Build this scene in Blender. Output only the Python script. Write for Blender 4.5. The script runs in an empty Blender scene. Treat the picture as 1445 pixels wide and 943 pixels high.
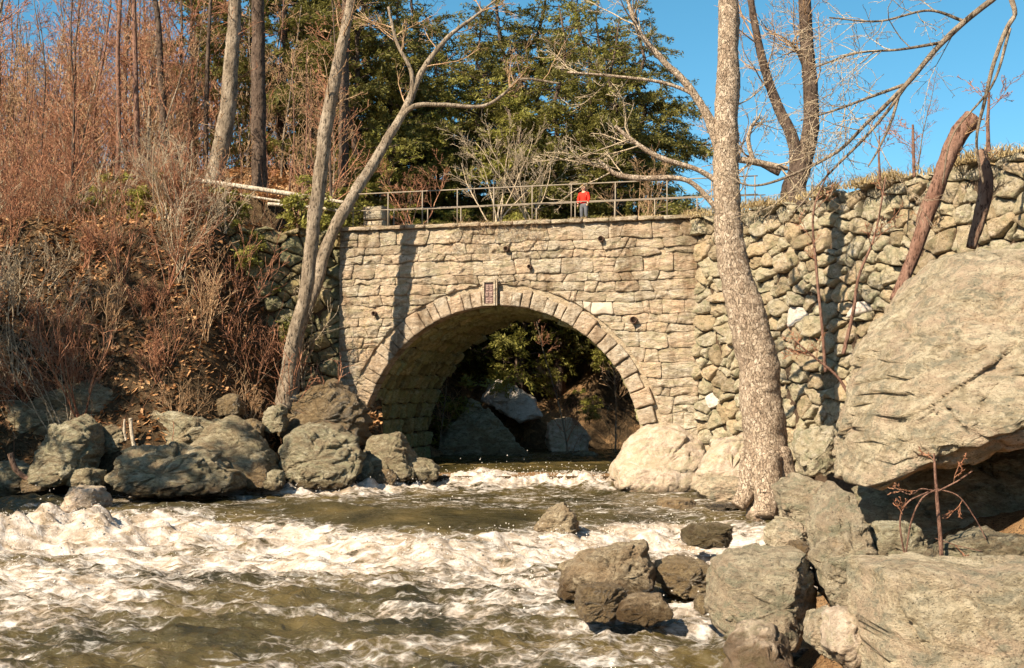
import bpy, math, random
import numpy as np
from mathutils import Vector, Matrix, noise as MN
SC = bpy.context.scene
COL = SC.collection
R = math.radians
# ---------------------------------------------------------------- camera
F, CX, CY = 1743.0, 722.5, 471.5           # the photograph's scale: pixels per unit of tangent
CAMZ, PITCH = 3.2, math.atan(73.5/1743)
cd = bpy.data.cameras.new('camera'); cam = bpy.data.objects.new('camera', cd); COL.objects.link(cam)
cd.lens = 36*F/1445; cd.sensor_width = 36; cd.clip_start = .1; cd.clip_end = 3000
cam.location = (0, 0, CAMZ); cam.rotation_euler = (math.pi/2+PITCH, 0, 0)
SC.camera = cam
# ---------------------------------------------------------------- light
SUN_EL, SUN_AZ = R(40), R(180+45)           # the sun stands behind the camera to the left
w = bpy.data.worlds.new('World'); SC.world = w; w.use_nodes = True
nt = w.node_tree; bg = nt.nodes['Background']
sk = nt.nodes.new('ShaderNodeTexSky'); sk.sky_type = 'NISHITA'; sk.sun_disc = False
sk.sun_elevation = SUN_EL; sk.sun_rotation = SUN_AZ; sk.air_density = 0.85; sk.dust_density = 0.8; sk.ozone_density = 5.0
hs = nt.nodes.new('ShaderNodeHueSaturation'); hs.inputs['Hue'].default_value = .472; hs.inputs['Saturation'].default_value = 1.15
nt.links.new(sk.outputs[0], hs.inputs['Color']); nt.links.new(hs.outputs[0], bg.inputs[0]); bg.inputs[1].default_value = 0.068
sl = bpy.data.lights.new('sun', 'SUN'); so = bpy.data.objects.new('sun', sl); COL.objects.link(so)
sl.energy = 5.0; sl.angle = R(.5); sl.color = (1, .88, .68)
to_sun = Vector((math.sin(SUN_AZ)*math.cos(SUN_EL), math.cos(SUN_AZ)*math.cos(SUN_EL), math.sin(SUN_EL)))
so.rotation_euler = to_sun.to_track_quat('Z', 'Y').to_euler()
SC.view_settings.view_transform = 'Standard'; SC.view_settings.look = 'None'; SC.view_settings.exposure = 1.33
SC.render.engine = 'CYCLES'; SC.cycles.max_bounces = 6; SC.cycles.transparent_max_bounces = 8
SC.cycles.use_denoising = True

# ---------------------------------------------------------------- helpers
def at(px, py, Y):
    dx, dy = (px-CX)/F, (CY-py)/F
    cp, sp = math.cos(PITCH), math.sin(PITCH)
    y, z = cp-dy*sp, sp+dy*cp
    return Vector((dx*Y/y, Y, CAMZ+z*Y/y))
def npx(Y): return F/Y
def tag(o, label=None, cat=None, group=None, kind=None):
    if label: o['label'] = label
    if cat: o['category'] = cat
    if group: o['group'] = group
    if kind: o['kind'] = kind
    return o
def empty(name, loc=(0,0,0), rz=0):
    o = bpy.data.objects.new(name, None); COL.objects.link(o); o.location = loc; o.rotation_euler.z = rz
    o.empty_display_size = .2
    return o
def link(name, me, parent=None):
    o = bpy.data.objects.new(name, me); COL.objects.link(o)
    if parent: o.parent = parent
    return o
def copy_tree(o, parent=None):
    c = o.copy(); COL.objects.link(c); c.parent = parent
    for ch in o.children: copy_tree(ch, c)
    return c
def np_mesh(name, V, faces, mat, smooth=True):
    """V (n,3); faces: list of int arrays (m,3) or (m,4)"""
    me = bpy.data.meshes.new(name)
    V = np.asarray(V, np.float32)
    me.vertices.add(len(V)); me.vertices.foreach_set('co', V.ravel())
    ls, st, tot, k = [], [], [], 0
    for f in faces:
        f = np.asarray(f, np.int32)
        if not len(f): continue
        m = f.shape[1]; ls.append(f.ravel()); st.append(k+np.arange(len(f))*m); tot.append(np.full(len(f), m)); k += f.size
    ls = np.concatenate(ls); st = np.concatenate(st).astype(np.int32); tot = np.concatenate(tot).astype(np.int32)
    me.loops.add(len(ls)); me.loops.foreach_set('vertex_index', ls)
    me.polygons.add(len(st)); me.polygons.foreach_set('loop_start', st); me.polygons.foreach_set('loop_total', tot)
    me.polygons.foreach_set('use_smooth', np.full(len(st), smooth))
    me.update(calc_edges=True); me.validate()
    if mat: me.materials.append(mat)
    return me
class MB:
    def __init__(s): s.V = []; s.Q = []; s.T = []; s.n = 0
    def add(s, V, quads=None, tris=None):
        V = np.asarray(V, np.float32)
        if quads is not None and len(quads): s.Q.append(np.asarray(quads)+s.n)
        if tris is not None and len(tris): s.T.append(np.asarray(tris)+s.n)
        s.V.append(V); s.n += len(V)
    def tube(s, P, rad, sides=6, cap=True):
        P = np.asarray([tuple(p) for p in P], float); m = len(P); rad = np.broadcast_to(np.asarray(rad, float), (m,))
        T = np.gradient(P, axis=0); T /= np.linalg.norm(T, axis=1)[:, None]+1e-9
        ref = np.array([.31, .2, .93]) if abs(T[0,2]) < .8 else np.array([.95, .3, .05])
        A = np.cross(T, ref); A /= np.linalg.norm(A, axis=1)[:, None]+1e-9; B = np.cross(T, A)
        an = np.arange(sides)*2*math.pi/sides
        V = P[:, None]+rad[:, None, None]*(np.cos(an)[None, :, None]*A[:, None]+np.sin(an)[None, :, None]*B[:, None])
        i = np.arange(m-1)[:, None]*sides; j = np.arange(sides)[None]; k = (j+1) % sides
        q = np.stack([i+j, i+k, i+sides+k, i+sides+j], -1).reshape(-1, 4)
        V = V.reshape(-1, 3); tr = None
        if cap:
            V = np.vstack([V, P[:1], P[-1:]]); n0 = m*sides
            tr = [(k_, j_, n0) for j_, k_ in zip(range(sides), [*range(1, sides), 0])]+[((m-1)*sides+j_, (m-1)*sides+k_, n0+1) for j_, k_ in zip(range(sides), [*range(1, sides), 0])]
        s.add(V, q, tr)
    def box(s, M, hx, hy, hz):
        c = [(x, y, z) for z in (-hz, hz) for y in (-hy, hy) for x in (-hx, hx)]
        V = [tuple(M @ Vector(v)) for v in c]
        s.add(V, [(0,2,3,1), (4,5,7,6), (0,1,5,4), (2,6,7,3), (0,4,6,2), (1,3,7,5)])
    def mesh(s, name, mat, smooth=True): return np_mesh(name, np.vstack(s.V), ([np.vstack(s.Q)] if s.Q else [])+([np.vstack(s.T)] if s.T else []), mat, smooth)
    def build(s, name, mat, parent=None, smooth=True): return link(name, s.mesh(name, mat, smooth), parent)
# numpy gradient noise
_pr = np.random.RandomState(7); _perm = np.concatenate([_pr.permutation(256)]*3); _ga = _pr.rand(256)*2*math.pi
_gx, _gy = np.cos(_ga), np.sin(_ga)
def pn(x, y):
    xi = np.floor(x).astype(int); yi = np.floor(y).astype(int); fx = x-xi; fy = y-yi; xi &= 255; yi &= 255
    u = fx*fx*fx*(fx*(fx*6-15)+10); v = fy*fy*fy*(fy*(fy*6-15)+10)
    def g(a, b, p, q):
        h = _perm[_perm[a]+b]; return _gx[h]*p+_gy[h]*q
    x1 = (xi+1) & 255; y1 = (yi+1) & 255
    return 1.5*((g(xi, yi, fx, fy)*(1-u)+g(x1, yi, fx-1, fy)*u)*(1-v)+(g(xi, y1, fx, fy-1)*(1-u)+g(x1, y1, fx-1, fy-1)*u)*v)
def fbm(x, y, o=4, ox=0.):
    a, t = 1., 0.
    for i in range(o): t = t+a*pn(x+17.3*i+ox, y-9.1*i+ox*.7); x = x*2.03; y = y*2.03; a *= .5
    return t
def ridge(x, y, o=3, ox=0.):
    a, t = 1., 0.
    for i in range(o): t = t+a*(1-2*np.abs(pn(x+31.7*i+ox, y+5.3*i-ox))); x = x*2.1; y = y*2.1; a *= .5
    return t
def sstep(a, b, x): 
    t = np.clip((x-a)/(b-a), 0, 1); return t*t*(3-2*t)

# ---------------------------------------------------------------- materials
class NT:
    def __init__(s, name):
        s.m = bpy.data.materials.new(name); s.m.use_nodes = True; s.t = s.m.node_tree
        s.b = s.t.nodes['Principled BSDF']; s.out = s.t.nodes['Material Output']
    def n(s, ty, **k):
        nd = s.t.nodes.new(ty)
        for a, v in k.items(): setattr(nd, a, v)
        return nd
    def l(s, a, b): s.t.links.new(a, b)
    def pos(s, scale=(1,1,1), src='Position'):
        if src == 'Position': o = s.n('ShaderNodeNewGeometry').outputs['Position']
        else: o = s.n('ShaderNodeTexCoord').outputs[src]
        mp = s.n('ShaderNodeMapping'); mp.inputs['Scale'].default_value = scale; s.l(o, mp.inputs[0]); return mp.outputs[0]
    def noise(s, vec, scale, detail=6, rough=.6, dist=0):
        nd = s.n('ShaderNodeTexNoise'); nd.inputs['Scale'].default_value = scale; nd.inputs['Detail'].default_value = detail
        nd.inputs['Roughness'].default_value = rough; nd.inputs['Distortion'].default_value = dist; s.l(vec, nd.inputs['Vector']); return nd.outputs['Fac']
    def ramp(s, fac, stops, interp='LINEAR'):
        nd = s.n('ShaderNodeValToRGB'); cr = nd.color_ramp; cr.interpolation = interp
        while len(cr.elements) < len(stops): cr.elements.new(.5)
        for e, (p, c) in zip(cr.elements, stops): e.position = p; e.color = (*c, 1) if len(c) == 3 else c
        s.l(fac, nd.inputs[0]); return nd.outputs[0]
    def mix(s, fac, a, b, bt='MIX'):
        nd = s.n('ShaderNodeMix', data_type='RGBA', blend_type=bt)
        if isinstance(fac, (int, float)): nd.inputs[0].default_value = fac
        else: s.l(fac, nd.inputs[0])
        for k, v in ((6, a), (7, b)):
            if isinstance(v, tuple): nd.inputs[k].default_value = (*v, 1)
            else: s.l(v, nd.inputs[k])
        return nd.outputs[2]
    def math(s, op, a, b=0., c=None):
        nd = s.n('ShaderNodeMath', operation=op)
        for k, v in enumerate((a, b) if c is None else (a, b, c)):
            if isinstance(v, (int, float)): nd.inputs[k].default_value = v
            else: s.l(v, nd.inputs[k])
        return nd.outputs[0]
    def bump(s, h, strength=1, dist=.05, prev=None):
        nd = s.n('ShaderNodeBump'); nd.inputs['Strength'].default_value = strength; nd.inputs['Distance'].default_value = dist
        s.l(h, nd.inputs['Height'])
        if prev: s.l(prev, nd.inputs['Normal'])
        return nd.outputs[0]
    def fin(s, col, rough=.9, normal=None, spec=.2):
        if isinstance(col, tuple): s.b.inputs['Base Color'].default_value = (*col, 1)
        else: s.l(col, s.b.inputs['Base Color'])
        if isinstance(rough, (int, float)): s.b.inputs['Roughness'].default_value = rough
        else: s.l(rough, s.b.inputs['Roughness'])
        s.b.inputs['Specular IOR Level'].default_value = spec
        if normal: s.l(normal, s.b.inputs['Normal'])
        return s.m
def rock_mat(name, cols, pit=(.045,.03,.02), lich=None, scale=1., bumpd=.3, stretch=(1,1,1.6), var=.35, pits=.42, crack=.5, blotch=None, stain=False, wet=None):
    """cols: dark, middle, pale, stain"""
    m = NT(name); P = m.pos(stretch)
    n1 = m.noise(P, .8*scale, 4, .6); n2 = m.noise(P, 3.6*scale, 9, .72, .3); n3 = m.noise(P, 13*scale, 6, .75); n4 = m.noise(P, 34*scale, 3, .6)
    c = m.ramp(n2, [(.36, cols[0]), (.50, cols[1]), (.62, cols[2])])
    c = m.mix(m.ramp(n1, [(.42, (0,0,0)), (.62, (.8,.8,.8))]), c, cols[3])
    if lich:
        nl = m.noise(P, 1.9*scale, 10, .78, .5)
        c = m.mix(m.ramp(nl, [(.50, (0,0,0)), (.58, (.9,.9,.9))]), c, lich)
    if blotch:
        nb_ = m.noise(P, 1.15*scale, 11, .74, .8); c = m.mix(m.ramp(nb_, [(.52, (0,0,0)), (.60, (.85,.85,.85))]), c, blotch)
    c = m.mix(m.ramp(n4, [(.33, (.7,.7,.7)), (.42, (0,0,0))]), c, tuple(.35*x for x in cols[0]))
    c = m.mix(m.ramp(n3, [(pits-.07, (1,1,1)), (pits, (0,0,0))]), c, pit)
    if stain:
        ns_ = m.noise(m.pos((1.1, 1.1, .28)), 1.1, 7, .68, .3); c = m.mix(1., c, m.ramp(ns_, [(.36, (.50,.44,.38)), (.52, (1,1,1)), (.70, (1.0,.93,.84))]), 'MULTIPLY')
    rough = .92
    if wet:
        sx = m.n('ShaderNodeSeparateXYZ'); m.l(m.pos(), sx.inputs[0]); mr = m.n('ShaderNodeMapRange'); mr.inputs[1].default_value = wet[1]; mr.inputs[2].default_value = wet[0]; mr.inputs[3].default_value = 1; mr.inputs[4].default_value = 0
        m.l(m.math('ADD', sx.outputs[2], m.math('MULTIPLY', m.math('SUBTRACT', n2, .5), .8)), mr.inputs[0]); wf = mr.outputs[0]
        c = m.mix(wf, c, m.mix(1., c, (.34,.30,.25), 'MULTIPLY')); rough = m.math('SUBTRACT', .92, m.math('MULTIPLY', wf, .6))
    oi = m.n('ShaderNodeObjectInfo').outputs['Random']
    c = m.mix(1., c, m.ramp(oi, [(0, (1-var, 1-var*1.1, 1-var*1.2)), (.35, (1, 1-var*.25, 1-var*.4)), (.7, (1-var*.45,)*3), (1, (1,1,1))]), 'MULTIPLY')
    vo = m.n('ShaderNodeTexVoronoi', feature='F1'); vo.inputs['Scale'].default_value = 2.6*scale
    vm = m.n('ShaderNodeMix', data_type='VECTOR'); vm.inputs[0].default_value = .12; m.l(P, vm.inputs[4]); 
    nc = m.n('ShaderNodeTexNoise'); nc.inputs['Scale'].default_value = 2.2*scale; nc.inputs['Detail'].default_value = 5; m.l(P, nc.inputs['Vector']); m.l(nc.outputs['Color'], vm.inputs[5])
    m.l(vm.outputs[1], vo.inputs['Vector'])
    h = m.math('ADD', m.math('MULTIPLY', n2, .8), m.math('ADD', m.math('MULTIPLY', n3, .32), m.math('MULTIPLY', vo.outputs['Distance'], -crack*.5)))
    return m.fin(c, rough, m.bump(h, 1, bumpd), .12 if not wet else .35)
M = {}
M['wall'] = rock_mat('bridge_stone', [(.35,.275,.19), (.55,.46,.345), (.65,.57,.46), (.57,.42,.29)], lich=(.44,.38,.25), scale=1.0, bumpd=.24, stretch=(1,1,2.6), var=.24, stain=True, pits=.425)
M['vous'] = rock_mat('arch_ring_stone', [(.34,.265,.185), (.52,.43,.325), (.61,.525,.42), (.53,.40,.28)], scale=1.3, bumpd=.2, var=.3, stain=True, pits=.39)
M['vault'] = rock_mat('vault_stone_mossy', [(.26,.235,.11), (.54,.50,.26), (.70,.65,.40), (.44,.43,.18)], scale=2.0, bumpd=.25, var=.45)
M['rubble'] = rock_mat('rubble_stone', [(.28,.23,.15), (.46,.385,.27), (.57,.495,.39), (.48,.385,.24)], lich=(.30,.275,.17), scale=1.3, bumpd=.22, stretch=(1,1,1.3), var=.42)
M['pale'] = rock_mat('pale_quartz_stone', [(.42,.36,.30), (.53,.47,.41), (.60,.54,.49), (.5,.43,.37)], scale=1.4, bumpd=.12, var=.1)
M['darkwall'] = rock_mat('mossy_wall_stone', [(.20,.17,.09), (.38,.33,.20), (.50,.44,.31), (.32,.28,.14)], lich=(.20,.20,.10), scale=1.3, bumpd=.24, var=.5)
M['mortar'] = rock_mat('mortar', [(.34,.25,.16), (.48,.38,.26), (.54,.44,.32), (.46,.34,.22)], scale=1.5, bumpd=.2, var=.05)
M['dirt'] = rock_mat('wall_fill', [(.05,.03,.02), (.09,.06,.04), (.12,.08,.05), (.08,.05,.03)], scale=1.5, bumpd=.1, var=.05)
M['granite'] = rock_mat('warm_tan_granite', [(.21,.165,.10), (.47,.38,.25), (.64,.54,.385), (.55,.41,.29)], lich=(.29,.265,.19), blotch=(.68,.57,.40), scale=1.25, bumpd=.30, var=.12, stretch=(1,1,1.9))  # the stone's own warm tan, with pale blotches and lichen
M['greyrock'] = rock_mat('grey_tan_rock', wet=(-.75, -.95), cols=[(.15,.12,.075), (.37,.30,.20), (.54,.455,.32), (.44,.33,.22)], lich=(.28,.26,.17), blotch=(.56,.475,.33), scale=1.4, bumpd=.32, var=.12, stretch=(1,1,1.9))
M['pinkrock'] = rock_mat('pink_granite', wet=(-.1, -.35), cols=[(.30,.215,.15), (.49,.37,.28), (.58,.465,.36), (.48,.37,.25)], lich=(.37,.31,.20), blotch=(.60,.48,.38), scale=1.2, bumpd=.16, var=.1, pits=.38)
M['mossrock'] = rock_mat('mossy_grey_rock', wet=(.25, .0), cols=[(.13,.095,.055), (.34,.28,.17), (.54,.465,.315), (.27,.195,.115)], lich=(.36,.325,.20), blotch=(.56,.49,.34), scale=1.4, bumpd=.32, var=.25, stretch=(1,1,2.2))
M['wetrock'] = rock_mat('wet_brown_rock', [(.09,.06,.03), (.22,.155,.085), (.36,.27,.15), (.19,.125,.06)], scale=1.8, bumpd=.22, var=.25)  # wet stones; also paints the shade on the bridge-foot boulder
M['wetrock'].node_tree.nodes['Principled BSDF'].inputs['Roughness'].default_value = .35
M['wetrock'].node_tree.nodes['Principled BSDF'].inputs['Specular IOR Level'].default_value = .5
M['riverrock'] = rock_mat('river_rock', wet=(-.35, -.65), cols=[(.13,.09,.05), (.36,.275,.17), (.54,.44,.30), (.30,.20,.11)], scale=1.7, bumpd=.26, var=.2)
def bark(name, a, b, c, sc=1., zs=.35, bd=.10):
    m = NT(name); P = m.pos((1,1,zs), 'Object')
    n1 = m.noise(P, 3*sc, 6, .65, .4); n2 = m.noise(P, 14*sc, 6, .7)
    col = m.ramp(n1, [(.3, a), (.5, b), (.7, c)]); col = m.mix(m.ramp(n2, [(.38, (1,1,1)), (.48, (0,0,0))]), col, tuple(.4*x for x in a))
    return m.fin(col, .9, m.bump(m.math('ADD', n2, n1), 1, bd), .1)
M['bark_big'] = bark('pale_scaly_bark', (.20,.145,.09), (.40,.305,.20), (.58,.465,.33), 1.5, .6, .16)
m = NT('scaly_bark'); P = m.pos((1,1,.62), 'Object'); n1 = m.noise(P, 2.2, 5, .6); n2 = m.noise(P, 16, 6, .7)
dv = m.n('ShaderNodeMix', data_type='VECTOR'); dv.inputs[0].default_value = .22; m.l(P, dv.inputs[4]); dn = m.n('ShaderNodeTexNoise'); dn.inputs['Scale'].default_value = 5; m.l(P, dn.inputs['Vector']); m.l(dn.outputs['Color'], dv.inputs[5])
v1 = m.n('ShaderNodeTexVoronoi', feature='F1'); v1.inputs['Scale'].default_value = 17; m.l(dv.outputs[1], v1.inputs['Vector'])
v2 = m.n('ShaderNodeTexVoronoi', feature='DISTANCE_TO_EDGE'); v2.inputs['Scale'].default_value = 17; m.l(dv.outputs[1], v2.inputs['Vector'])
sp_ = m.n('ShaderNodeSeparateColor'); m.l(v1.outputs['Color'], sp_.inputs[0])
c = m.ramp(m.math('ADD', m.math('MULTIPLY', sp_.outputs[0], .6), m.math('MULTIPLY', n1, .5)), [(.25, (.26,.185,.13)), (.5, (.37,.275,.195)), (.7, (.45,.345,.25)), (.9, (.54,.42,.32))])
ed = m.ramp(v2.outputs['Distance'], [(.0, (.7,.7,.7)), (.07, (0,0,0))])
c = m.mix(ed, c, (.13,.085,.055)); c = m.mix(m.ramp(n2, [(.36, (.8,.8,.8)), (.46, (0,0,0))]), c, (.10,.07,.045))
hh_ = m.math('ADD', m.math('MULTIPLY', sp_.outputs[1], .5), m.math('ADD', m.math('MULTIPLY', n2, .6), m.math('MULTIPLY', ed, -.5)))
M['bark_scaly'] = m.fin(c, .9, m.bump(hh_, 1, .12), .1)
M['bark_grey'] = bark('grey_bark', (.13,.095,.065), (.25,.19,.135), (.40,.32,.24))
M['bark_dark'] = bark('dark_bark', (.06,.04,.03), (.11,.075,.055), (.17,.12,.09))
M['bark_red'] = bark('reddish_bark', (.15,.075,.05), (.22,.12,.085), (.30,.18,.13))
M['twig'] = bark('tan_twig', (.30,.17,.09), (.48,.30,.17), (.62,.43,.26))
M['twig_red'] = bark('red_brown_twig', (.27,.11,.065), (.43,.20,.115), (.58,.33,.20))
M['twig_pale'] = bark('pale_twig', (.40,.29,.19), (.52,.40,.27), (.62,.50,.36))
M['log'] = bark('bleached_wood', (.42,.33,.24), (.56,.46,.35), (.66,.57,.45))
M['deadwood'] = bark('dead_wood', (.13,.07,.05), (.22,.13,.09), (.34,.23,.16))
def leafy(name, cols, trans=.4):
    m = NT(name); P = m.pos()
    n = m.noise(P, .7, 4, .6); n2 = m.noise(P, 9, 2, .5)
    c = m.ramp(m.math('ADD', m.math('MULTIPLY', n, .6), m.math('MULTIPLY', n2, .4)), [(.33, cols[0]), (.5, cols[1]), (.66, cols[2])])
    m.fin(c, .6, None, .25)
    tr = m.n('ShaderNodeBsdfTranslucent'); m.l(c, tr.inputs[0]); mx = m.n('ShaderNodeMixShader'); mx.inputs[0].default_value = trans
    m.l(m.b.outputs[0], mx.inputs[1]); m.l(tr.outputs[0], mx.inputs[2]); m.l(mx.outputs[0], m.out.inputs[0])
    return m.m
M['needle'] = leafy('conifer_needles', [(.065,.058,.018), (.16,.145,.036), (.32,.275,.08)])
M['needle_y'] = leafy('yellow_green_needles', [(.12,.115,.024), (.25,.23,.048), (.38,.335,.10)])
M['leaf'] = leafy('dead_leaves', [(.20,.085,.035), (.38,.19,.08), (.56,.36,.19)], .15)
M['straw'] = leafy('dry_grass', [(.24,.165,.08), (.38,.28,.14), (.50,.39,.22)], .25)
def plain(name, c, rough=.6, spec=.3, metal=0, bump=0):
    m = NT(name); n = m.noise(m.pos(), 6, 5, .6)
    col = m.mix(m.ramp(n, [(.35, (0,0,0)), (.65, (1,1,1))]), tuple(x*.7 for x in c), c)
    m.b.inputs['Metallic'].default_value = metal
    return m.fin(col, rough, m.bump(n, .4, bump) if bump else None, spec)
M['pipe'] = plain('painted_pipe', (.26,.205,.15), .6)
M['concrete'] = plain('pale_concrete', (.47,.39,.30), .9, .1, 0, .02)
M['plaque'] = plain('plaque_metal', (.17,.095,.075), .5, .4, .2)
M['letter'] = plain('raised_metal', (.38,.25,.2), .5, .4, .2)
M['iron'] = plain('rusty_iron', (.10,.055,.035), .8)
M['red'] = plain('red_cloth', (.75,.035,.02), .8, .1)
M['jean'] = plain('grey_blue_denim', (.12,.12,.13), .9, .1)
M['skin'] = plain('skin', (.55,.33,.22), .6)
M['hair'] = plain('brown_hair', (.42,.24,.10), .7)
M['shoe'] = plain('dark_shoe', (.06,.04,.035), .6)
M['road'] = rock_mat('gravel_road', [(.25,.19,.13), (.32,.25,.18), (.36,.29,.21), (.28,.22,.15)], scale=2, bumpd=.02, var=.05)
# ground: leaf litter and soil
m = NT('forest_floor'); P = m.pos((1,1,1)); n1 = m.noise(P, .5, 6, .65); n2 = m.noise(P, 6, 8, .75); n3 = m.noise(P, 25, 3, .6)
c = m.ramp(n1, [(.35, (.13,.065,.03)), (.5, (.26,.14,.065)), (.65, (.36,.21,.10))])
c = m.mix(m.ramp(n2, [(.4, (0,0,0)), (.62, (1,1,1))]), c, (.36,.22,.11)); c = m.mix(m.ramp(n3, [(.38, (1,1,1)), (.46, (0,0,0))]), c, (.05,.03,.02))
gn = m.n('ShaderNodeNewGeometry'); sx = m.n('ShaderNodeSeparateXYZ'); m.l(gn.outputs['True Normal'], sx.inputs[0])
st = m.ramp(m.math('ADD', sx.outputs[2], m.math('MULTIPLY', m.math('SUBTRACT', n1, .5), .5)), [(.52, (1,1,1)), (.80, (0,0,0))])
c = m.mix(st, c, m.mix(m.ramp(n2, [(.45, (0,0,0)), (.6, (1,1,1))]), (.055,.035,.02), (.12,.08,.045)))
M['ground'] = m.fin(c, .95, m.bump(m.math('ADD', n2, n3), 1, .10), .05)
# river: brown water, white foam where the mesh carries it
m = NT('river_water'); P = m.pos((1,1,1))
fo = m.n('ShaderNodeAttribute', attribute_name='foam').outputs['Fac']
Pf = m.pos((.55,1.2,1)); nA = m.noise(Pf, 2.6, 9, .70, .9); nB = m.noise(Pf, 10, 7, .75, .5)
dv = m.n('ShaderNodeMix', data_type='VECTOR'); dv.inputs[0].default_value = .18; Pl = m.pos((.75,1.5,1)); m.l(Pl, dv.inputs[4])
dn = m.n('ShaderNodeTexNoise'); dn.inputs['Scale'].default_value = 1.3; dn.inputs['Detail'].default_value = 6; m.l(Pl, dn.inputs['Vector']); m.l(dn.outputs['Color'], dv.inputs[5])
vl = m.n('ShaderNodeTexVoronoi', feature='DISTANCE_TO_EDGE'); vl.inputs['Scale'].default_value = 5.5; m.l(dv.outputs[1], vl.inputs['Vector'])
lace = m.ramp(vl.outputs['Distance'], [(.0, (1,1,1)), (.16, (0,0,0))])
k = m.math('ADD', m.math('ADD', fo, m.math('MULTIPLY', lace, .22)), m.math('ADD', m.math('MULTIPLY', m.math('SUBTRACT', nA, .5), 1.7), m.math('MULTIPLY', m.math('SUBTRACT', nB, .5), .95)))
fm = m.ramp(k, [(.42, (0,0,0)), (.60, (.28,.28,.28)), (.78, (.75,.75,.75)), (1.0, (1,1,1))])
nW = m.noise(P, .45, 3, .5)
wc = m.ramp(nW, [(.35, (.022,.018,.007)), (.5, (.050,.038,.014)), (.68, (.10,.070,.026))])
fc = m.ramp(nA, [(.38, (.26,.19,.125)), (.5, (.42,.345,.285)), (.62, (.57,.52,.475))])
c = m.mix(fm, wc, fc)
rw = m.n('ShaderNodeMapRange'); rw.inputs[3].default_value = .07; rw.inputs[4].default_value = .7; m.l(fm, rw.inputs[0])
rip = m.noise(m.pos((.7,1.6,1)), 2.6, 6, .6, .6)
rip2 = m.noise(m.pos((.8,1.5,1)), 8, 4, .6, .4)
h = m.math('ADD', m.math('ADD', m.math('MULTIPLY', rip, .6), m.math('MULTIPLY', rip2, .22)), m.math('MULTIPLY', m.math('MULTIPLY', fm, nB), .30))
M['water'] = m.fin(c, rw.outputs[0], m.bump(h, 1, .17), .5)
m.b.inputs['IOR'].default_value = 1.33
M['spray'] = plain('water_spray', (.66,.60,.54), .6, .3)

# ---------------------------------------------------------------- where the walls stand
AW = R(16); U = Vector((math.cos(AW), -math.sin(AW), 0)); NRM = Vector((-math.sin(AW), -math.cos(AW), 0))
W0 = Vector((0, 46, 0)); SL, SR = -6.98, 6.93; TOP = 9.2; DEPTH = 7.5
AC, AZ, AR = -.55, .75, 5.44               # arch centre and radius
def wall_pt(s, z, d): return W0+U*s+NRM*d+Vector((0, 0, z))
LW0 = wall_pt(SL, 0, 0); LW1 = Vector((-12.6, 45.2, 0)); RW0 = wall_pt(SR, 0, 0); RW1 = Vector((13.2, 30.0, 0))
def wing(p0, p1, flip):
    u = (p1-p0); ln = u.length; u = u/ln; n = Vector((u.y, -u.x, 0))*(1 if flip else -1)
    return u, n, ln
LU, LN, LL = wing(LW0, LW1, False); RU, RN, RL = wing(RW0, RW1, True)
def rwing_pt(s, z, d): return RW0+RU*s+RN*(d-.09*(z-1)*min(1., max(0., s/4)))+Vector((0,0,z))
def lwing_pt(s, z, d): return LW0+LU*s+LN*(d-.05*(z-1))+Vector((0,0,z))

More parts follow.
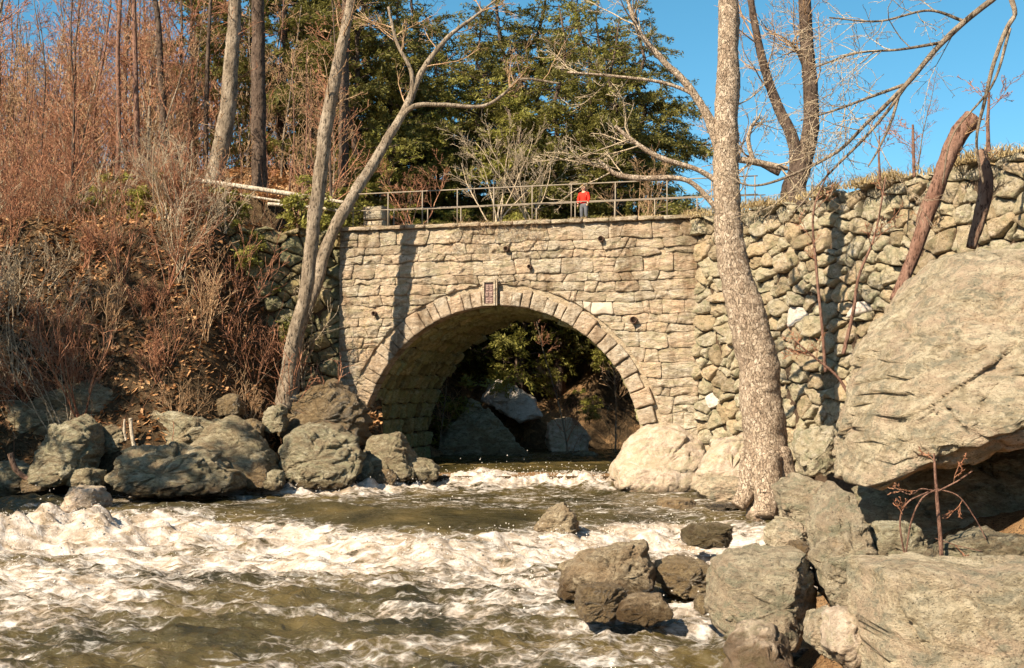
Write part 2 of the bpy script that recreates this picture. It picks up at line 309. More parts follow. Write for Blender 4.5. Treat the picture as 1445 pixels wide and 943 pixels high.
# ---------------------------------------------------------------- ground
def heights(x, y):
    s = (x-W0.x)*U.x+(y-W0.y)*U.y; t = -((x-W0.x)*NRM.x+(y-W0.y)*NRM.y)
    bed = -2.0+0*x
    # left bank
    yf = 40.6+4.4*sstep(-12, -5.5, x)+.7*pn(x*.35, x*0+3.)
    q = y-yf; zl = -2+np.clip(q+1, 0, None)*(1.12+.75*sstep(-8, -11.5, x))
    zl = np.minimum(zl, 9.2+.0*x)+np.clip(q-9.5, 0, 13)*.40*sstep(-6, -11, x)
    zl = np.where(x < -5, zl, bed); zl = zl+sstep(-1, 2, q)*(.35*fbm(x*.5, y*.5, 4)+.15*ridge(x*1.1, y*1.1, 2))
    # right bank
    ys = np.array([-50, 4, 8, 15, 22.5, 28, 35, 40, 43, 60]); xs = np.array([-6, -4, 2.6, 3.0, 3.7, 5.6, 7.2, 6.6, 3.6, 3.6])
    xr = np.interp(y, ys, xs)+.3*pn(y*.6, y*0+8.); q2 = x-xr
    zr = -2+np.clip(q2+.6, 0, 12)*.48; zr = zr+sstep(0, 2, q2)*.25*fbm(x*.7, y*.7, 4)
    zr = np.maximum(zr+np.clip(x-13.4, 0, 6)*1.4, np.minimum(-2+np.clip(-17.5-x, 0, 8)*1.1, 5)*(y < 44))
    near = sstep(10, 4, y)
    zf = np.maximum(np.maximum(bed, np.where(y < 47, zr, -3)), zl)
    zf = zf*(1-near)+1.3*near
    # behind the walls
    dl = -((x-LW0.x)*LN.x+(y-LW0.y)*LN.y); al = (x-LW0.x)*LU.x+(y-LW0.y)*LU.y
    dr = -((x-RW0.x)*RN.x+(y-RW0.y)*RN.y); ar = (x-RW0.x)*RU.x+(y-RW0.y)*RU.y
    fill = 9.1+np.clip(y-58, 0, 30)*.0
    behind_l = (dl > 1.0) & (t > -9) & (s < -6) & (al < LL-.3)
    behind_r = (dr > 1.7) & (s > 5.5) & (ar < RL+12)
    mound = .9*sstep(1.2, 4, dr)*sstep(1, 5, ar)
    z = np.where(behind_l, np.maximum(9.1, zl), zf)
    z = np.where(behind_r, 9.0+mound, z)
    # upstream of the bridge
    ds = s-AC
    up = -1.2+0*x
    lb = np.clip((-5.0-ds+1.2*pn(t*.3, s*.3))*1.3, 0, 11)
    fb = np.clip((t-16.0-.30*ds+1.2*pn(s*.4, t*.2))*.95, 0, 10.3)
    rb = np.clip((ds-6-(t-7.5)*.7)*1.2, 0, 10.3)
    upz = up+np.maximum(np.maximum(lb, fb), rb)+.5*fbm(s*.5, t*.5, 4)*sstep(.2, 2, np.maximum(np.maximum(lb, fb), rb))
    upz = np.minimum(upz, 9.1+.15*pn(x, y))
    hill = np.clip(y-yf-9.5, 0, 13)*.40*sstep(-6, -11, x)
    back = t > .9
    under = back & (t < DEPTH-.4)
    z = np.where(back, upz+hill*(lb > 9), z)
    z = np.where(under, np.where(np.abs(ds) < 6.1, -1.2, 8.9), z)
    far = sstep(90, 300, y)*14*(.5+.5*np.cos(x*.004))*sstep(40, -60, x)
    return z+far
gx = np.concatenate([np.linspace(-600, -60, 24), np.arange(-58, -24, 1.0), np.arange(-24, 24, .3), np.arange(24, 60, 1.2), np.linspace(62, 600, 22)])
gy = np.concatenate([np.linspace(-120, 0, 12), np.arange(1, 36, .6), np.arange(36, 72, .3), np.arange(72, 110, 1.2), np.linspace(112, 1200, 30)])
GX, GY = np.meshgrid(gx, gy); GZ = heights(GX, GY)
def ground_z(x, y): return float(heights(np.array([float(x)]), np.array([float(y)]))[0])
def grid_faces(ny, nx):
    i = (np.arange(ny-1)[:, None]*nx+np.arange(nx-1)[None]).reshape(-1)
    return np.stack([i, i+1, i+nx+1, i+nx], -1)
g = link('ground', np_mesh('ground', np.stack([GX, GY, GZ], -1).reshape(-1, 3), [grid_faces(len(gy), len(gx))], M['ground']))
tag(g, kind='structure')

# ---------------------------------------------------------------- river
def river_level(x, y):
    yd = 32.8+.5*np.sin(x*.5)+1.2*pn(x*.3, x*0+1.5)+1.2*sstep(-6, -14, x)-1.9*np.exp(-((x+1.9)/2.6)**2)
    l = -.42*sstep(46.2, 43.6, y+.8*pn(x*.5, y*.2))-.72*sstep(yd+1.2, yd-2.6, y)-.3*sstep(26, 15, y)
    return l, yd
nx_, ry = 780, []
yy = 12.5
while yy < 62: ry.append(yy); yy += .045+.0011*(yy-12)
ry = np.array(ry)
RX, RY = np.meshgrid(np.linspace(-1, 1, nx_), ry)
RX = np.where(RX < 0, RX*(19+0*RY), RX*11.5)
lv, yd = river_level(RX, RY)
turb = sstep(yd+1.5, yd-2, RY)                                     # below the main drop
casc = np.exp(-((RY-44.2+2.9*sstep(-1.5, -5.5, RX)+.6*pn(RX*.4, RY*.1))/1.0)**2)*sstep(5.5, 2.5, RX)*sstep(-11.5, -9, RX)
up = sstep(45.5, 47, RY)
def patch(px, py, rx, ry_, a, z=-.95):
    Y = (CAMZ-z)*F/(py-545); return a*np.exp(-((RX-(px-CX)/F*Y)/(rx/F*Y))**2-((RY-Y)/(ry_*Y*Y/((CAMZ-z)*F)))**2)
WHITE = ((100,752,140,26,.55), (235,752,80,20,.45), (60,830,130,36,.30), (330,792,210,15,.40), (560,778,120,10,.30), (720,768,170,13,.5), (640,812,130,13,.40), (900,742,90,9,.3), (1000,785,80,12,.45), (770,835,45,18,.4), (965,862,70,14,.5), (180,858,120,9,.35), (820,880,90,8,.25), (480,900,160,8,.25), (700,858,70,8,.3))
DARK = ((340,728,130,16,-.5), (430,836,180,18,-.42), (240,886,150,20,-.40), (560,876,180,14,-.30), (870,815,60,12,-.45), (860,718,170,12,-.3), (760,800,60,7,-.3), (980,820,60,8,-.3), (150,800,70,8,-.3))
w1 = ridge(RX*.42+.2*RY, RY*.85, 3); w2 = fbm(RX*1.3, RY*2.2, 4, 5.); w3 = ridge(RX*1.9, RY*2.7, 2, 9.)
hgt = lv+turb*(.19*w1+.07*w2+.015*w3)+(1-turb)*(.035*w2+.02*w3+.05*w1)+casc*(.22+.22*w2+.05*w3)
def hump(cx, cy, rx, ry_, h):
    q = ((RX-cx)/rx)**2+((RY-cy)/ry_)**2; return h*np.exp(-q**1.5)
sm = hump(-2.0, 33.4, 3.2, 2.0, 1)                                  # smooth tongue sliding over a sunken boulder
hgt = hgt*(1-sm)+sm*(lv*.25-.02+.02*w2)
hp = hump(-13.6, 35.6, 1.6, .9, .42)+hump(-9.4, 34.5, 2.0, .8, .30)+hump(-5.6, 35.3, 1.4, .7, .25)
hgt = hgt+hp*(1+.15*w2)
lip = np.exp(-((RY-yd+1.2)/1.0)**2)                                  # the white curl at the foot of the drop
spl = lip*(.22+.55*sstep(-6, -12, RX))*(.45+.9*np.clip(fbm(RX*.8, RY*1.2, 3, 3.)+.3, 0, 1.5)+.10*w3)*(1-.6*sm)
hgt = hgt+spl*.75
fA = fbm(RX*.30, RY*.62, 4, 4.); fB = ridge(RX*.50+.15*RY, RY*1.2, 3, 12.); fC = fbm(RX*1.1, RY*2.4, 3, 8.)
foam = casc*(.95+.35*fC)+turb*(.26*sstep(21.5, 28, RY)+.24+.34*fA+.20*fB+.14*fC+sum(patch(*p_) for p_ in WHITE)*.72+sum(patch(*p_) for p_ in DARK))+.7*np.clip(spl*1.8, 0, 1)+lip*(.25+.5*fC)*(1-sm)-1.0*sm-.35*np.clip(hp*2.2, 0, 1)
foam = foam+(1-turb)*(.20+.20*ridge(RX*.22, RY*1.1, 3, 2.)+.18*fC)*(RY < 46)
me = np_mesh('river', np.stack([RX, RY, hgt], -1).reshape(-1, 3), [grid_faces(len(ry), nx_)], M['water'])
a_ = me.attributes.new('foam', 'FLOAT', 'POINT'); a_.data.foreach_set('value', np.clip(foam, -.2, 1.1).astype(np.float32).ravel())
tag(link('river', me), kind='structure')
def water_z(x, y):
    j = int(np.clip(np.searchsorted(ry, y), 0, len(ry)-1)); i = int(np.argmin(np.abs(RX[j]-x))); return float(hgt[j, i])
rng = np.random.RandomState(3)
pr = np.clip(foam, 0, 1)**3*(.15+np.clip(spl+casc*.7, 0, 1))*(RY > 22)
pr = pr.ravel()/pr.sum(); idx = rng.choice(len(pr), 9000, p=pr)
pc = np.stack([RX.ravel()[idx], RY.ravel()[idx], hgt.ravel()[idx]], -1)+rng.randn(9000, 3)*np.array([.12, .06, .03])
pc[:, 2] += np.abs(rng.randn(9000))**1.6*.10
oc = np.array([(1,0,0), (-1,0,0), (0,1,0), (0,-1,0), (0,0,1), (0,0,-1)], float)
ot = np.array([(0,2,4), (2,1,4), (1,3,4), (3,0,4), (2,0,5), (1,2,5), (3,1,5), (0,3,5)])
rr = .006+.016*rng.rand(9000)**2.5
V = (pc[:, None]+oc[None]*rr[:, None, None]*(1+.4*rng.rand(9000, 6, 1))).reshape(-1, 3)
T = (ot[None]+6*np.arange(9000)[:, None, None]).reshape(-1, 3)
tag(link('spray', np_mesh('spray', V, [T], M['spray'])), 'white spray thrown up along the rapids', None, None, 'stuff')

# ---------------------------------------------------------------- masonry
def resample(poly, n):
    P = np.asarray(poly, float); Q = np.vstack([P, P[:1]]); d = np.linalg.norm(np.diff(Q, axis=0), axis=1); c = np.concatenate([[0], np.cumsum(d)])
    t = np.linspace(0, c[-1], n, endpoint=False); return np.stack([np.interp(t, c, Q[:, 0]), np.interp(t, c, Q[:, 1])], -1)
def chaikin(P):
    P = np.asarray(P, float); N = np.roll(P, -1, 0); return np.stack([.75*P+.25*N, .25*P+.75*N], 1).reshape(-1, 2)
def area(P): P = np.asarray(P); x, y = P[:, 0], P[:, 1]; return .5*abs(np.dot(x, np.roll(y, -1))-np.dot(y, np.roll(x, -1)))
def stone(mb, poly, fn, gap=.02, proud=.1, bev=.06, back=-.2, rough=.05, n=22, ns=1.6, tilt=(0, 0), rounds=1, dome=.03):
    for _ in range(rounds): poly = chaikin(poly)
    P = resample(poly, n); c = P.mean(0); rad = np.linalg.norm(P-c, axis=1); rm = rad.mean()
    D = (c-P)/rad[:, None]
    rings = [(gap, back), (gap, proud*.35), (gap+bev*.35, proud*.8), (gap+bev, proud)]
    V = []
    for ins, d in rings:
        ins = np.minimum(ins, rad*.6); V += [(*q, d) for q in P+D*ins[:, None]]
    P3 = P+D*np.minimum(gap+bev, rad*.6)[:, None]
    for f in (.18, .38, .6, .8):
        V += [(*q, proud+dome*f*1.6) for q in P3+(c-P3)*f]
    V.append((*c, proud+dome*1.5))
    W = []
    for i, (a, b, d) in enumerate(V):
        if i >= n:
            p0 = fn(a, b, 0)
            f1 = .8*MN.noise(p0*ns)+.6*MN.noise(p0*ns*2.7+Vector((7,1,3)))+.45*MN.noise(p0*ns*5.7)-.5*abs(MN.noise(p0*ns*1.9+Vector((1,8,2))))
            d += rough*f1*(1 if i >= 2*n else .6)+tilt[0]*(a-c[0])+tilt[1]*(b-c[1])
            a += rough*.35*MN.noise(p0*3.1+Vector((3,9,1))); b += rough*.35*MN.noise(p0*3.1+Vector((13,2,5)))
        W.append(tuple(fn(a, b, d)))
    j = np.arange(n); k = (j+1) % n; q = []
    for r_ in range(7): q.append(np.stack([r_*n+j, r_*n+k, (r_+1)*n+k, (r_+1)*n+j], -1))
    mb.add(W, np.vstack(q), np.stack([7*n+j, 7*n+k, np.full(n, 8*n)], -1))
def put(name, cells, fn, mat, parent, limit, score, rs, stuff_name, kw):
    """each cell one stone object; those past the limit joined"""
    order = sorted(range(len(cells)), key=lambda i: -score(cells[i]))
    rest = MB(); nr = 0; objs = []
    for r_, i in enumerate(order):
        k = kw(cells[i]); mt = k.pop('mat', mat)
        if r_ < limit:
            mb = MB(); stone(mb, cells[i], fn, **k); objs.append(mb.build(name, mt, parent))
        else: stone(rest, cells[i], fn, **k); nr += 1
    if nr: tag(rest.build(stuff_name, mat, parent), kind='stuff')
    return objs
def clip_half(P, a, b, c):
    out = []; n = len(P)
    for i in range(n):
        p, q = P[i], P[(i+1) % n]; dp = a*p[0]+b*p[1]-c; dq = a*q[0]+b*q[1]-c
        if dp <= 0: out.append(p)
        if (dp < 0 < dq) or (dq < 0 < dp): t = dp/(dp-dq); out.append((p[0]+t*(q[0]-p[0]), p[1]+t*(q[1]-p[1])))
    return out
def voronoi(seeds, box, weights=None):
    S = np.asarray(seeds); cells = []
    for i, p in enumerate(S):
        P = [(box[0], box[2]), (box[1], box[2]), (box[1], box[3]), (box[0], box[3])]
        d = np.sum((S-p)**2, 1); o = np.argsort(d)[1:26]
        for j in o:
            q = S[j]; a, b = q-p; m_ = (p+q)/2; off = 0 if weights is None else (weights[i]-weights[j])*.5
            P = clip_half(P, a, b, a*m_[0]+b*m_[1]+off)
            if len(P) < 3: break
        cells.append(P)
    return cells
def rubble_cells(rnd, box, size, aspect=1.25, relax=0, spread=.62):
    x0, x1, y0, y1 = box; n = int((x1-x0)*(y1-y0)/(size*size*aspect)); S = []
    tries = 0
    while len(S) < n and tries < n*40:
        tries += 1; p = (rnd.uniform(x0, x1)/aspect, rnd.uniform(y0, y1)); r_ = size*rnd.uniform(1-spread, 1)*.82
        if all((p[0]-q[0])**2+(p[1]-q[1])**2 > r_*r_ for q in S): S.append(p)
    bx = (x0/aspect, x1/aspect, y0, y1)
    wts = [rnd.uniform(-.10, .10)*size for _ in S]
    for _ in range(relax):
        C = voronoi(S, bx); S = [tuple(.5*np.mean(c, 0)+.5*np.asarray(s)) if len(c) > 2 else s for c, s in zip(C, S)]
    return [[(a*aspect, b) for a, b in c] for c in voronoi(S, bx, wts) if len(c) > 2]

rnd = random.Random(11)
bridge = empty('stone_bridge', wall_pt(0, 0, 0)); tag(bridge, 'rough stone arch bridge spanning the rushing river, with a tall weathered masonry face', 'bridge')
INV = Matrix.Translation(-bridge.location)
def bpt(s, z, d): return W0*0+U*s+NRM*d+Vector((0, 0, z))         # local to the bridge's base
# core
def arch_xz(a, r):                                                    # a: 0 (right spring) .. pi (left)
    if a < 0: return AC+r, AZ+a*r
    if a > math.pi: return AC-r, AZ-(a-math.pi)*r
    return AC+r*math.cos(a), AZ+r*math.sin(a)
mb = MB(); rA = AR+.1; aa = [-.5]+list(np.linspace(0, math.pi, 61))+[math.pi+.5]
for dd in (-.03, -DEPTH+.03):
    V, q = [], []
    for a in aa:
        s, z = arch_xz(a, rA); 
        if a < 0: top = (SR, -2.2)
        elif a > math.pi: top = (SL, -2.2)
        else:
            ux, uz = math.cos(a), math.sin(a); lim = min((SR-AC)/max(ux, 1e-6) if ux > 0 else (SL-AC)/min(ux, -1e-6), (TOP-AZ)/max(uz, 1e-6))
            top = (AC+lim*ux, AZ+lim*uz)
        V += [tuple(bpt(s, z, dd)), tuple(bpt(top[0], top[1], dd))]
    # corners are added so that the outline is square
    n0 = len(V); V += [tuple(bpt(SR, TOP, dd)), tuple(bpt(SL, TOP, dd))]
    for i in range(len(aa)-1): q.append((2*i, 2*i+1, 2*i+3, 2*i+2))
    ac_r = math.atan2(TOP-AZ, SR-AC); ac_l = math.atan2(TOP-AZ, SL-AC); tr = []
    for i in range(len(aa)-1):
        if aa[i] < ac_r <= aa[i+1]: tr.append((2*i+1, n0, 2*i+3))
        if aa[i] < ac_l <= aa[i+1]: tr.append((2*i+1, n0+1, 2*i+3))
    mb.add(V, q, tr)
vb = MB(); V = []
for a in aa:
    s, z = arch_xz(a, rA); V += [tuple(bpt(s, z, -.03)), tuple(bpt(s, z, -DEPTH+.03))]
vb.add(V, [(2*i, 2*i+1, 2*i+3, 2*i+2) for i in range(len(aa)-1)]); vb.build('vault_backing', M['dirt'], bridge, False)
mb.add([tuple(bpt(s, TOP, d)) for s, d in ((SL, -.03), (SR, -.03), (SR, -DEPTH+.03), (SL, -DEPTH+.03))], [(0,1,2,3)])
for sx in (SL, SR): mb.add([tuple(bpt(sx, z, d)) for z, d in ((-2, -.03), (TOP, -.03), (TOP, -DEPTH+.03), (-2, -DEPTH+.03))], [(0,1,2,3)])
mb.build('mortar_core', M['mortar'], bridge, False)
# face stones in rough courses
RO = AR+.80
zb = [-.3]
while zb[-1] < TOP-.75: zb.append(zb[-1]+rnd.choice((.30, .36, .42, .48, .56)))
zb[-1] = TOP-.62; zb.append(TOP)
def course_z(i, s): return zb[i] if i in (len(zb)-1,) else zb[i]+.13*MN.noise(Vector((s*.6, i*3.7, 0)))+.06*MN.noise(Vector((s*2.1, i*1.7, 4)))+.02*s*(.6 if i < len(zb)-3 else 0)*0
holes = []
cells = []
for i in range(len(zb)-1):
    s = SL-.0
    joints = [SL]
    while s < SR-.55:
        s += rnd.uniform(.36, 1.25)*(1.15 if zb[i+1]-zb[i] > .5 else .9); joints.append(min(s, SR))
    joints[-1] = SR
    jt = [(j+rnd.uniform(-.16, .16), j+rnd.uniform(-.16, .16)) if 0 < k < len(joints)-1 else (j, j) for k, j in enumerate(joints)]
    for (b0, t0), (b1, t1) in zip(jt[:-1], jt[1:]):
        if b1-b0 < .15: continue
        n_ = 6; P = [(b0+(b1-b0)*k/n_, course_z(i, b0+(b1-b0)*k/n_)) for k in range(n_+1)]+[(t1+(t0-t1)*k/n_, course_z(i+1, t1+(t0-t1)*k/n_)) for k in range(n_+1)]
        ps = [P]
        if (b1-b0) < 1.1 and zb[i+1]-zb[i] > .55 and rnd.random() < .35:
            mz = rnd.uniform(.4, .6); mid = [(p[0]+(q[0]-p[0])*mz, p[1]+(q[1]-p[1])*mz) for p, q in zip(P[:n_+1], P[n_+1:][::-1])]
            ps = [P[:n_+1]+mid[::-1], mid+P[n_+1:]]
        for P_ in ps:
            P_ = resample(P_, 28); o = []; ins = 0
            for a, b in P_:
                dx, dz = a-AC, b-AZ; r_ = math.hypot(dx, dz) if dz > 0 else abs(dx)
                if r_ < RO:
                    ins += 1
                    if dz > 0: a, b = AC+dx*RO/max(r_, .01), AZ+dz*RO/max(r_, .01)
                    else: a = AC+math.copysign(RO, dx)
                o.append((a, b))
            if ins > 24 or area(o) < .05: continue
            cells.append(o)
def kw(c):
    cc = np.mean(c, 0); k = dict(gap=rnd.uniform(.0, .008), proud=rnd.uniform(.03, .085), bev=rnd.uniform(.02, .05), rough=.085, n=36, ns=1.9, tilt=(rnd.uniform(-.06, .06), rnd.uniform(-.16, .04)), rounds=rnd.choice((0,1)))
    if 2.6 < cc[0] < 4.0 and 5.9 < cc[1] < 6.4: k.update(mat=M['concrete'], proud=.09, rough=.012)
    return k
print('face stones', len(cells))
put('wall_stone', cells, bpt, M['wall'], bridge, 300, area, rnd, 'small_wall_stones', kw)
# arch ring
nv = 40; an = [-.12]
for i in range(nv): an.append(an[-1]+rnd.uniform(.6, 1.4))
an = -.12+(np.array(an)+.12)*(math.pi+.24)/(an[-1]+.12)
k_ = int(np.argmin(np.abs((an[:-1]+an[1:])/2-1.60))); an[k_] = 1.552; an[k_+1] = 1.648
for i in range(nv):
    a0, a1 = an[i], an[i+1]; am = (a0+a1)/2
    ro = RO-.02+rnd.uniform(-.24, .02); mb = MB()
    if abs(am-1.60) < .05: continue
    P = [((AC+r_*math.cos(a)), AZ+r_*math.sin(a)) for r_, a in [(AR, a0), (AR, (a0+a1)/2), (AR, a1), ((AR+ro)/2, a1), (ro, a1), (ro, (a0+a1)/2), (ro, a0), ((AR+ro)/2, a0)]]
    right = am < 1.5
    stone(mb, P, bpt, gap=.012 if not right else rnd.uniform(.012, .035), proud=rnd.uniform(.10, .14) if not right else rnd.uniform(.07, .24), bev=.018, back=-.5, rough=.045, n=32, ns=2.2, rounds=0, tilt=(rnd.uniform(-.12, .12) if right else 0, 0), dome=.01)
    mb.build('arch_stone', M['vous'], bridge)
# vault
rows, cols = 29, 13; ra = np.linspace(-.15, math.pi+.15, rows+1)
def vpt(a, t, d):
    s, z = arch_xz(a/AR, AR+.02-d); return bpt(s, z, -t)
vc = []
for i in range(rows):
    t = .52; off = rnd.uniform(0, .3)
    while t < DEPTH-.05:
        t1 = min(t+rnd.uniform(.18, .44)+off, DEPTH); off = 0
        if DEPTH-t1 < .25: t1 = DEPTH
        a0, a1 = ra[i]*AR+rnd.uniform(-.02, .02), ra[i+1]*AR+rnd.uniform(-.02, .02)
        vc.append([(a0+rnd.uniform(-.12, .12), t), ((a0+a1)/2, t+rnd.uniform(-.02, .02)), (a1, t), (a1, (t+t1)/2), (a1, t1), ((a0+a1)/2, t1), (a0, t1), (a0, (t+t1)/2)]); t = t1
print('vault stones', len(vc))
put('vault_stone', vc, vpt, M['vault'], bridge, 300, lambda c: np.mean(c, 0)[0], rnd, 'vault_stones',
    lambda c: dict(gap=rnd.uniform(.012, .045), proud=rnd.uniform(-.02, .20), bev=.035, back=-.1, rough=.09, n=18, ns=2.5, tilt=(rnd.uniform(-.1, .1), rnd.uniform(-.15, .15)), dome=.01))
# coping
s = SL
while s < SR-.1:
    s1 = min(s+rnd.uniform(.8, 1.5), SR)
    if SR-s1 < .4: s1 = SR
    mb = MB(); P = [(s, TOP+.005), ((s+s1)/2, TOP+.005), (s1, TOP+.005), (s1, TOP+.15+rnd.uniform(-.03, .03)), ((s+s1)/2, TOP+.16), (s, TOP+.15+rnd.uniform(-.03, .03))]
    stone(mb, P, bpt, gap=.006, proud=rnd.uniform(.14, .22), bev=.03, back=-.75, rough=.02, n=24, ns=2, rounds=0, dome=.005)
    mb.build('coping_stone', M['wall'], bridge); s = s1
# plaque at the crown
pc_ = at(691.5, 414, 46.1); ps = (pc_-W0).dot(U); pz = pc_.z
pq = MB(); pq.box(Matrix.Translation(bpt(ps, pz, .14)) @ Matrix.Rotation(-AW, 4, 'Z'), .19, .09, .40); plq = pq.build('plaque', M['plaque'], bridge, False)
fr = MB()
for sx, sz, hx, hz in ((-.215, 0, .035, .47), (.215, 0, .035, .47), (0, .435, .18, .035), (0, -.435, .18, .035)):
    fr.box(Matrix.Translation(bpt(ps+sx, pz+sz, .17)) @ Matrix.Rotation(-AW, 4, 'Z'), hx, .13, hz)
fr.build('frame', M['vous'], plq, False)
for i in range(3):
    for j in range(2):
        for k in range(3):
            rl = MB(); rl.box(Matrix.Translation(bpt(ps-.08+j*.16+rnd.uniform(-.02, .02), pz+.26-i*.24-k*.06, .245)) @ Matrix.Rotation(-AW, 4, 'Z'), rnd.uniform(.03, .06), .015, .018); rl.build('raised_relief', M['letter'], plq, False)
fl = MB(); fl.box(Matrix.Translation(bpt(ps+.285, pz+.03, .2)) @ Matrix.Rotation(-AW, 4, 'Z'), .022, .06, .50); fl.build('side_strip', M['vous'], plq, False)
# drains
for px, py, r_ in ((895.5, 452, .13), (716, 352, .10), (850, 338, .11), (749, 377, .08), (530, 443, .09)):
    p = at(px, py, 45.5); s_ = (px-CX)/F; s = 46*s_/(math.cos(AW)+s_*math.sin(AW)); y_ = 46-s*math.sin(AW); p = at(px, py, y_)
    mb = MB(); c0 = bpt(s, p.z, -.05); dirn = NRM
    th = np.linspace(0, 2*math.pi, 17)[:-1]; prof = [(r_, .0), (r_, .30), (r_*.78, .30), (r_*.78, .02)]; V = []
    for rr_, d in prof: V += [tuple(c0+dirn*d+U*rr_*math.cos(t)+Vector((0,0,1))*rr_*math.sin(t)) for t in th]
    q = []
    for k in range(3): q += [(k*16+j, k*16+(j+1) % 16, (k+1)*16+(j+1) % 16, (k+1)*16+j) for j in range(16)]
    V.append(tuple(c0+dirn*.02)); tr = [(48+j, 48+(j+1) % 16, 64) for j in range(16)]
    mb.add(V, q, tr); mb.build('drain_pipe', M['iron'], bridge)
# road
mb = MB(); mb.add([tuple(wall_pt(s, TOP+.06, -t)) for s, t in ((SL-.3, .8), (SR+.3, .8), (SR+.3, 6.8), (SL-.3, 6.8))], [(0,1,2,3)])
tag(mb.build('road', M['road'], None, False), kind='structure')

# ---- wing walls
def wing_wall(name, label, fn, ln, top_fn, size, mat, rs, keep, pale=0, z0=-.6):
    rnd = random.Random(rs); o = empty(name, fn(0, 0, 0)); tag(o, label, 'retaining wall')
    loc = o.location.copy(); lf = lambda s, z, d: fn(s, z, d)-loc
    mb = MB(); V, q = [], []; N = 16
    for k in range(N+1):
        s = ln*k/N; tp = top_fn(s)-.5
        V += [tuple(lf(s, -2, -.02)), tuple(lf(s, tp, -.02)), tuple(lf(s, tp, -1.2)), tuple(lf(s, -2, -1.2))]
    for k in range(N): q += [(4*k+j, 4*k+(j+1) % 4, 4*k+4+(j+1) % 4, 4*k+4+j) for j in range(4)]
    q += [(0,1,2,3), (4*N, 4*N+3, 4*N+2, 4*N+1)]
    mb.add(V, q); mb.build('wall_fill', M['dirt'], o, False)
    C = rubble_cells(rnd, (-.22, ln, z0, 10.2), size)
    cells = []
    for c in C:
        if keep(np.mean(c, 0)): 
            c = [(a, min(b, top_fn(a)+.12*math.sin(a*5))) for a, b in c]
            if area(c) > .02: cells.append(c)
    print(name, len(cells))
    pal = set(id(c) for c in rnd.sample(cells, pale)) if pale else ()
    def kw(c):
        k = dict(gap=rnd.uniform(.006, .03), proud=rnd.uniform(.04, .26), bev=rnd.uniform(.025, .07), back=-.25, rough=.11, n=28, ns=1.9, tilt=(rnd.uniform(-.3, .3), rnd.uniform(-.35, .12)), rounds=rnd.choice((0,0,1)), dome=.035)
        if id(c) in pal: k['mat'] = M['pale']; k['rounds'] = 1
        return k
    put('wall_stone', cells, lf, mat, o, 300, area, rnd, 'small_wall_stones', kw)
    return o
wing_wall('rubble_wall', 'sunlit dry rubble retaining wall of rounded stones, running from the bridge towards the big boulder', rwing_pt, RL, lambda s: 9.25+.35*MN.noise(Vector((s*.5, 2, 0))), .47, M['rubble'], 5, lambda c: c[1] > -.2+.14*c[0], 4)
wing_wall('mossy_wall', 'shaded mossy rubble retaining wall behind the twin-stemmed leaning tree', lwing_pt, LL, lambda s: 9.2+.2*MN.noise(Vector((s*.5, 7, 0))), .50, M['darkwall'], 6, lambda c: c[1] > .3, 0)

# ---------------------------------------------------------------- railings
def railing(label, d, ss, top, mid, s0, s1, name='metal_railing'):
    o = empty(name, wall_pt((s0+s1)/2, TOP+.1, -d)); tag(o, label, 'railing'); L = o.location.copy()
    for s in ss:
        mb = MB(); mb.tube([wall_pt(s, TOP+.0, -d)-L, wall_pt(s, TOP+top, -d)-L], .024, 8); mb.build('post', M['pipe'], o)
    for h, r_, nm in ((top, .024, 'top_rail'), (mid, .020, 'middle_rail')):
        mb = MB(); mb.tube([wall_pt(s, TOP+h, -d-.001)-L for s in np.linspace(s0, s1, 8)], r_, 8); mb.build(nm, M['pipe'], o)
    return o
def s_of(px): k = (px-CX)/F; return 46*k/(math.cos(AW)+k*math.sin(AW))
railing('pipe railing along the near edge of the bridge, in front of the boy in red', .42, [s_of(x) for x in (491, 541, 590, 640, 692, 747, 803, 866, 940, 1004, 1052, 1066)], 1.52, .86, s_of(487), s_of(1070))
def s_far(px, d): k = (px-CX)/F; return (46+d*math.cos(AW))*k/(math.cos(AW)+k*math.sin(AW))-0*d-d*(math.sin(AW)-k*math.cos(AW)*0)/(math.cos(AW)+k*math.sin(AW))
railing('pipe railing along the far edge of the bridge, behind the boy in red', 7.2, [s_far(x, 7.2) for x in (555, 603, 650, 703, 757, 812, 868, 925, 985, 1045, 1075)], 1.86, 1.15, s_far(545, 7.2), s_far(1082, 7.2))
# stone pier at the far end
pp = wall_pt(s_far(530, 6.6), TOP, -6.6)
pier = empty('stone_pier', pp, -AW); tag(pier, 'pale squat stone pier ending the far railing at the bridge head', 'pier')
for k, (h0, h1, hw) in enumerate(((0, .66, .5), (.665, 1.3, .48), (1.305, 1.95, .47))):
    mb = MB(); stone(mb, [(-hw, h0), (hw, h0), (hw, h1), (-hw, h1)], lambda a, b, d: Vector((a, -d, b)), gap=.01, proud=.45, bev=.04, back=-.45, rough=.03, n=24, rounds=0); mb.build('pier_stone', M['wall'], pier)

